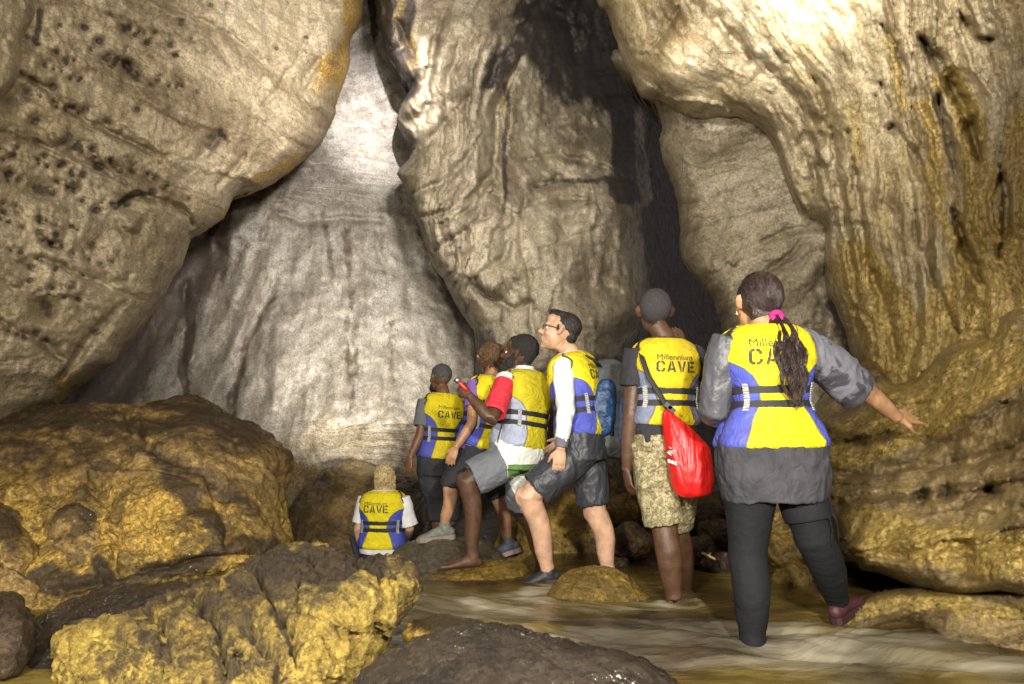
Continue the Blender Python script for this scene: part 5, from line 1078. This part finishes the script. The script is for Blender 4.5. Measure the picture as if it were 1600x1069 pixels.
vest(P2, T2, V_std, t0=.17, lt=(.0, .72, .055, .80))
def h2(sp, q):
    for i in range(46):
        a = R1.uniform(1.1, 5.2); z = R1.uniform(-.09, .09); r_ = .082*math.sqrt(max(.25, 1-((z-.03)/.12)**2)); sp.ell(q(r_*math.sin(a)*1.0, -.02+r_*math.cos(a)*1.0, z), (.02, .02, .022), M2, 8, 6)
hb2 = hair_cap(P2, H2, M2, H_brown, 1.08, c=(0, -.028, .032), r=(.082, .090, .094), amp=.006, f=55, extra=h2, vox=.0045)
def curls(H, M, n, rr, zr, amp, seed, turns=18, L=.07):
    r = random.Random(seed); out = []
    for i in range(n):
        a = r.uniform(1.5, 4.8); z = r.uniform(*zr); k = math.sqrt(max(.15, 1-((z-.03)/.13)**2)); b = np.array([math.sin(a)*rr*k, -.02+math.cos(a)*rr*1.08*k, z]); ph = r.uniform(0, 6.28)
        out.append([H+M@(b*(1+.05*t)+np.array([amp*math.sin(t*turns+ph), amp*math.cos(t*turns+ph), -t*L])) for t in np.linspace(0, 1, 12)])
    return out
strands(P2, curls(H2, M2, 150, .088, (-.05, .11), .006, 3), H_brown, .0032, 'hair_curls', hb2)
m_run = simple_mat('grey_green_mesh_shoe', (.16,.17,.14), rough=.7, bump=.5, scale=40, var=.3)
for i in (0, 1): shoe(P2, legs2[i][1], (np.array([-1., -.05, -.10]), np.array([-1., .05, -.3]))[i], (m_run, simple_mat('blue_grey_shoe', (.07,.08,.11), rough=.7))[i], k=1.05, name='running_shoe', accent=simple_mat('pale_dirty_sole', (.22,.17,.14), rough=.7), low=False)
# ---------------- grey haired man (Y 6.2)
Y1 = 6.2
T1 = Torso(at(684, 735, Y1), at(692, 612, Y1), 30, 26, (.0, .0, 0), W=1., D=1.05)
H1 = at(688, 592, Y1+.03); M1 = headM(38, 8)
arms1 = [(at(657, 678, Y1-.12), at(641, 716, Y1-.15)), (at(722, 680, Y1+.2), at(722, 715, Y1+.3))]
legs1 = [(at(682, 785, Y1), at(684, 842, Y1)), (at(705, 785, Y1+.1), at(706, 842, Y1+.1))]
P1 = person('grey haired man in grey tee and dark trousers standing behind the purple shirted caver', T1, H1, M1, arms1, legs1, SK_mid, (float(T1.p[0]), Y1, -.1), hk=1.1, armr=(.050, .042, .040, .026),
    hands=[((arms1[0][1], at(636, 742, Y1-.15)-arms1[0][1], np.array([.6, .8, 0]), -1), dict(curl=(.25, .3, .35, .45))), ((arms1[1][1], np.array([0, .3, -1.]), np.array([-1., 0, 0]), 1), {})],
    feet=[((legs1[0][1], np.array([-.4, .8, 0])), {}), ((legs1[1][1], np.array([-.4, .8, 0])), {})])
shirt(P1, T1, C_grey, t0=.14, t1=.98, off=.014, arms=arms1, frac=(.78, .78), ar=.070, er=(.072, .072), amp=.007, seed=8)
shorts(P1, T1, C_dkgrey, legs1, frac=(1.5, 1.5), rr=[(.11, .085), (.11, .085)], t1=.2, off=.016, amp=.009, name='trousers')
vest(P1, T1, V_std, t0=.16, lt=(.02, .70, .062, .79))
hair_cap(P1, H1, M1, H_grey, 1.1, c=(0, -.018, .042), r=(.081, .092, .086), amp=.004, f=70)
sp = Soup(); q1 = lambda x, y, z: H1+M1@(np.array([x, y, z])*1.1); sp.ell(q1(0, .09, -.085), (.042, .04, .048), M1); sp.ell(q1(-.03, .05, -.07), (.03, .04, .04), M1); sp.build('beard', H_afro, P1, voxel=.005, it=1, disp=lambda V, N: .004*fbm(V*70, 3)); eyes(P1, H1, M1, 1.1)
# ---------------- blond caver low in the hollow (Y 6.0)
Y0 = 6.0
T0 = Torso(at(597, 868, Y0), at(600, 764, Y0), -6, -6, (0, 0, 0), W=1.0, D=1.)
H0 = at(603, 747, Y0+.04); M0 = headM(-12, 14)
arms0 = [(at(560, 828, Y0), at(566, 872, Y0+.1)), (at(640, 826, Y0), at(636, 842, Y0+.24))]
legs0 = [(T0.p+np.array([-.10, .05, -.42]), T0.p+np.array([-.12, .0, -.84])), (T0.p+np.array([.12, .05, -.42]), T0.p+np.array([.14, .0, -.84]))]
P0 = person('blond wet haired caver in a white tee standing low in the hollow between boulders', T0, H0, M0, arms0, legs0, SK_fair, (float(T0.p[0]), Y0, float(legs0[0][1][2])-.07), armr=(.046, .040, .038, .025),
    hands=[((arms0[0][1], np.array([.2, .2, -1.]), np.array([1., 0, 0]), -1), {}), ((arms0[1][1], np.array([-.3, 1., 0]), np.array([0, 0, -1.]), 1), {})],
    feet=[((legs0[0][1], np.array([0, 1., 0])), {}), ((legs0[1][1], np.array([0, 1., 0])), {})])
shirt(P0, T0, C_white, t0=.04, t1=.99, off=.014, arms=arms0, frac=(.80, .92), ar=(.062, .072), er=(.066, .078), amp=.007, seed=14)
shorts(P0, T0, C_blk, legs0, frac=(.9, .9), rr=[(.105, .09), (.105, .09)], t1=.02, off=.006)
vest(P0, T0, V_std, t0=.13, lt=(-.02, .715, .060, .80), yw=(.06, .10))
hb0 = hair_cap(P0, H0, M0, H_blond, 1.0, c=(0, -.024, .035), r=(.082, .092, .092), amp=.006, f=45)
strands(P0, curls(H0, M0, 170, .087, (-.03, .115), .004, 9, 9, .10), H_blond, .0034, 'hair_locks', hb0)
# ---------------- things carried
sp = Soup()   # torch in the bearded man's hand
a = at(727, 607, Y3-.28); b = at(717, 597, Y3-.28); d = nrm(b-a)
sp.tube([a-d*.02, a, b-d*.012, b-d*.004], [.011, .0135, .0135, .015], 18)
tr = mk('torch', np.concatenate(sp.V), sp.F, simple_mat('red_torch_body', (.60,.02,.015), rough=.35), None, a.tolist()); tag(tr, 'small red torch with a bright silver head held up by the bearded man', 'torch')
sp = Soup(); sp.tube([b-d*.004, b+d*.012, b+d*.030], [.0155, .018, .020], 20, recess=.006); sp.build('torch_head', simple_mat('silver_metal', (.8,.8,.8), rough=.3, metal=1, var=.03), tr)
# red dry bag
def bag_mat():
    t = NT('red_wet_dry_bag_fabric'); co = t.co(); n = t.noise(co, 8, 4, .6, .8)
    t.set('Base Color', t.mix(t.ramp(n, [(.4, 0), (.7, 1)]), (.72,.012,.01), (.50,.008,.01))); t.set('Roughness', .42)
    t.set('Normal', t.bump(t.noise(t.co((1.5, 1.5, .35)), 7, 4, .55, 1.2), .7, .03)); return t.m
sp = Soup(); kk = 24; Yb = Y5-.20
prof = [(640, 1036, 1046, .02), (655, 1034, 1060, .04), (672, 1036, 1084, .055), (700, 1040, 1108, .07), (730, 1044, 1113, .085), (755, 1050, 1114, .085), (770, 1056, 1110, .07), (777, 1066, 1100, .035)]
R = []
for (yy, xl, xr, dp) in prof:
    cl = at(xl, yy, Yb); cr = at(xr, yy+ (0), Yb); cc = (cl+cr)/2; hw = np.linalg.norm(cr-cl)/2; an = np.linspace(0, 2*np.pi, kk, endpoint=False)
    R.append(np.array([cc+np.array([math.cos(t)*hw, math.copysign(abs(math.sin(t))**.8, math.sin(t))*dp, 0]) for t in an]))
sp.rings(R); bagV = sp
bag = tag(sp.build('dry_bag', bag_mat(), None, at(1075, 777, Yb), voxel=.008, it=3, disp=wrinkle(.010, 8, (1.4, 1, .5), 21)), 'shiny red dry bag slung at the hip of the man in the black tee', 'dry bag')
sp = Soup(); sp.tube([at(1046, 645, Yb-.01), at(1032, 618, Yb+.03), at(1014, 590, Y5-.17), at(1004, 562, Y5-.14), at(1000, 540, Y5-.05), at(1003, 533, Y5+.03)], [(.004, .014)]*6, 8, ref=(0, -1, 0)); sp.build('shoulder_strap', M_strap, bag)
sp = Soup()
for (x, y) in ((1044, 634), (1049, 640)): sp.box(at(x, y, Yb-.05), (np.array([.8, 0, -.6]), np.array([0, 1., 0]), np.array([.6, 0, .8])), (.020, .008, .012))
sp.build('buckle', M_buckle, bag, smooth=False)
tv, tf = text_mesh('ees', .02); Vt = []
mark = Soup()
def bagpt(x, y):
    return at(x, y, Yb-.078)
for q in tv: Vt.append(bagpt(1043+q[0]*11-0, 722-q[1]*11+q[0]*4))
Ft = [list(f) for f in tf]
mk('bag_writing', Vt, Ft, simple_mat('white_print', (.75,.72,.7), rough=.6), bag, ORI[bag], smooth=False)
mark = Soup(); r5 = random.Random(3)
for j in range(9):
    x0, y0 = 1042+r5.uniform(0, 12), 698+r5.uniform(0, 12); mark.tube([bagpt(x0, y0), bagpt(x0+2.5, y0+r5.uniform(-2, 3)), bagpt(x0+5, y0+2)], [.0022]*3, 5)
mark.build('bag_emblem', simple_mat('white_print_faded', (.7,.62,.6), rough=.6), bag)
# backpack of the man with glasses
def pack_mat():
    t = NT('grey_pack_fabric'); co = t.co(); n = t.noise(co, 5, 5, .6); t.set('Base Color', t.mix(t.ramp(n, [(.4, 0), (.6, 1)]), (.075,.08,.08), (.035,.038,.04))); t.set('Roughness', .7)
    t.set('Normal', t.bump(t.noise(co, 10, 3, .5, 1), .5, .03)); return t.m
def slab(poly, Y, dp, mat, name, parent=None, base=None, vox=.009, seed=0, ex=.72):
    O = catmull(poly, 5); c = O.mean(0); sp = Soup(); R = []
    for k_ in np.linspace(-1, 1, 11):
        s_ = (1-abs(k_)**3*.999)**.5*ex+(1-ex) if abs(k_) < 1 else .3
        R.append(at_many(c+(O-c)*s_, np.full(len(O), Y+k_*dp)))
    sp.rings(R); return sp.build(name, mat, parent, base, voxel=vox, it=4, disp=wrinkle(.008, 9, seed=seed))
pk = slab([(928,572),(945,562),(965,564),(980,580),(988,640),(990,700),(978,716),(938,712),(922,690),(920,620)], Y4+.06, .15, pack_mat(), 'backpack', None, at(950, 708, Y4+.06)); tag(pk, 'grey and blue backpack on the back of the man with glasses', 'backpack')
slab([(926,625),(936,598),(952,592),(962,606),(962,650),(956,674),(938,682),(924,668),(920,645)], Y4-.08, .05, simple_mat('blue_pack_fabric', (.007,.04,.115), rough=.5, var=.45, scale=30, wr=.9), 'side_pocket', pk, vox=.006)
slab([(962,620),(976,615),(982,660),(980,690),(964,690)], Y4-.02, .07, simple_mat('deep_blue_pack_fabric', (.02,.05,.16), rough=.6, wr=.5), 'rear_pocket', pk, vox=.007)
sp = Soup(); sp.tube([at(958, 606, Y4-.10), at(954, 640, Y4-.115), at(956, 680, Y4-.10)], [(.003, .010)]*3, 8, ref=(0, -1, 0)); sp.tube([at(938, 574, Y4-.04), at(928, 562, Y4-.10), at(914, 556, Y4-.10)], [(.005, .016)]*3, 8, ref=(0, 0, 1)); sp.build('pack_strap', M_strap, pk)
# black paddle handle / pole beside the blond caver, twig, dangling clip
sp = Soup(); sp.tube([at(549, 838, Y0-.05), at(558, 870, Y0-.1), at(561, 885, Y0-.12)], [.02, .026, .02], 12); tag(sp.build('dark_bag', C_blk, None, at(556, 885, Y0-.1), voxel=.008, it=3, disp=wrinkle(.006, 12)), 'small black pouch hanging at the left hand of the blond caver', 'pouch')
sp = Soup(); sp.tube([at(1097, 864, 4.45), at(1106, 868, 4.42), at(1118, 874, 4.38)], [.008, .0095, .007], 8); sp.tube([at(1107, 868, 4.42), at(1111, 864, 4.40)], [.004, .002], 6); tag(sp.build('twig', simple_mat('pale_wood', (.52,.38,.15), rough=.6, var=.3, bump=.4), None, at(1107, 872, 4.42)), 'pale yellow twig lying on the dark rubble stones', 'twig')
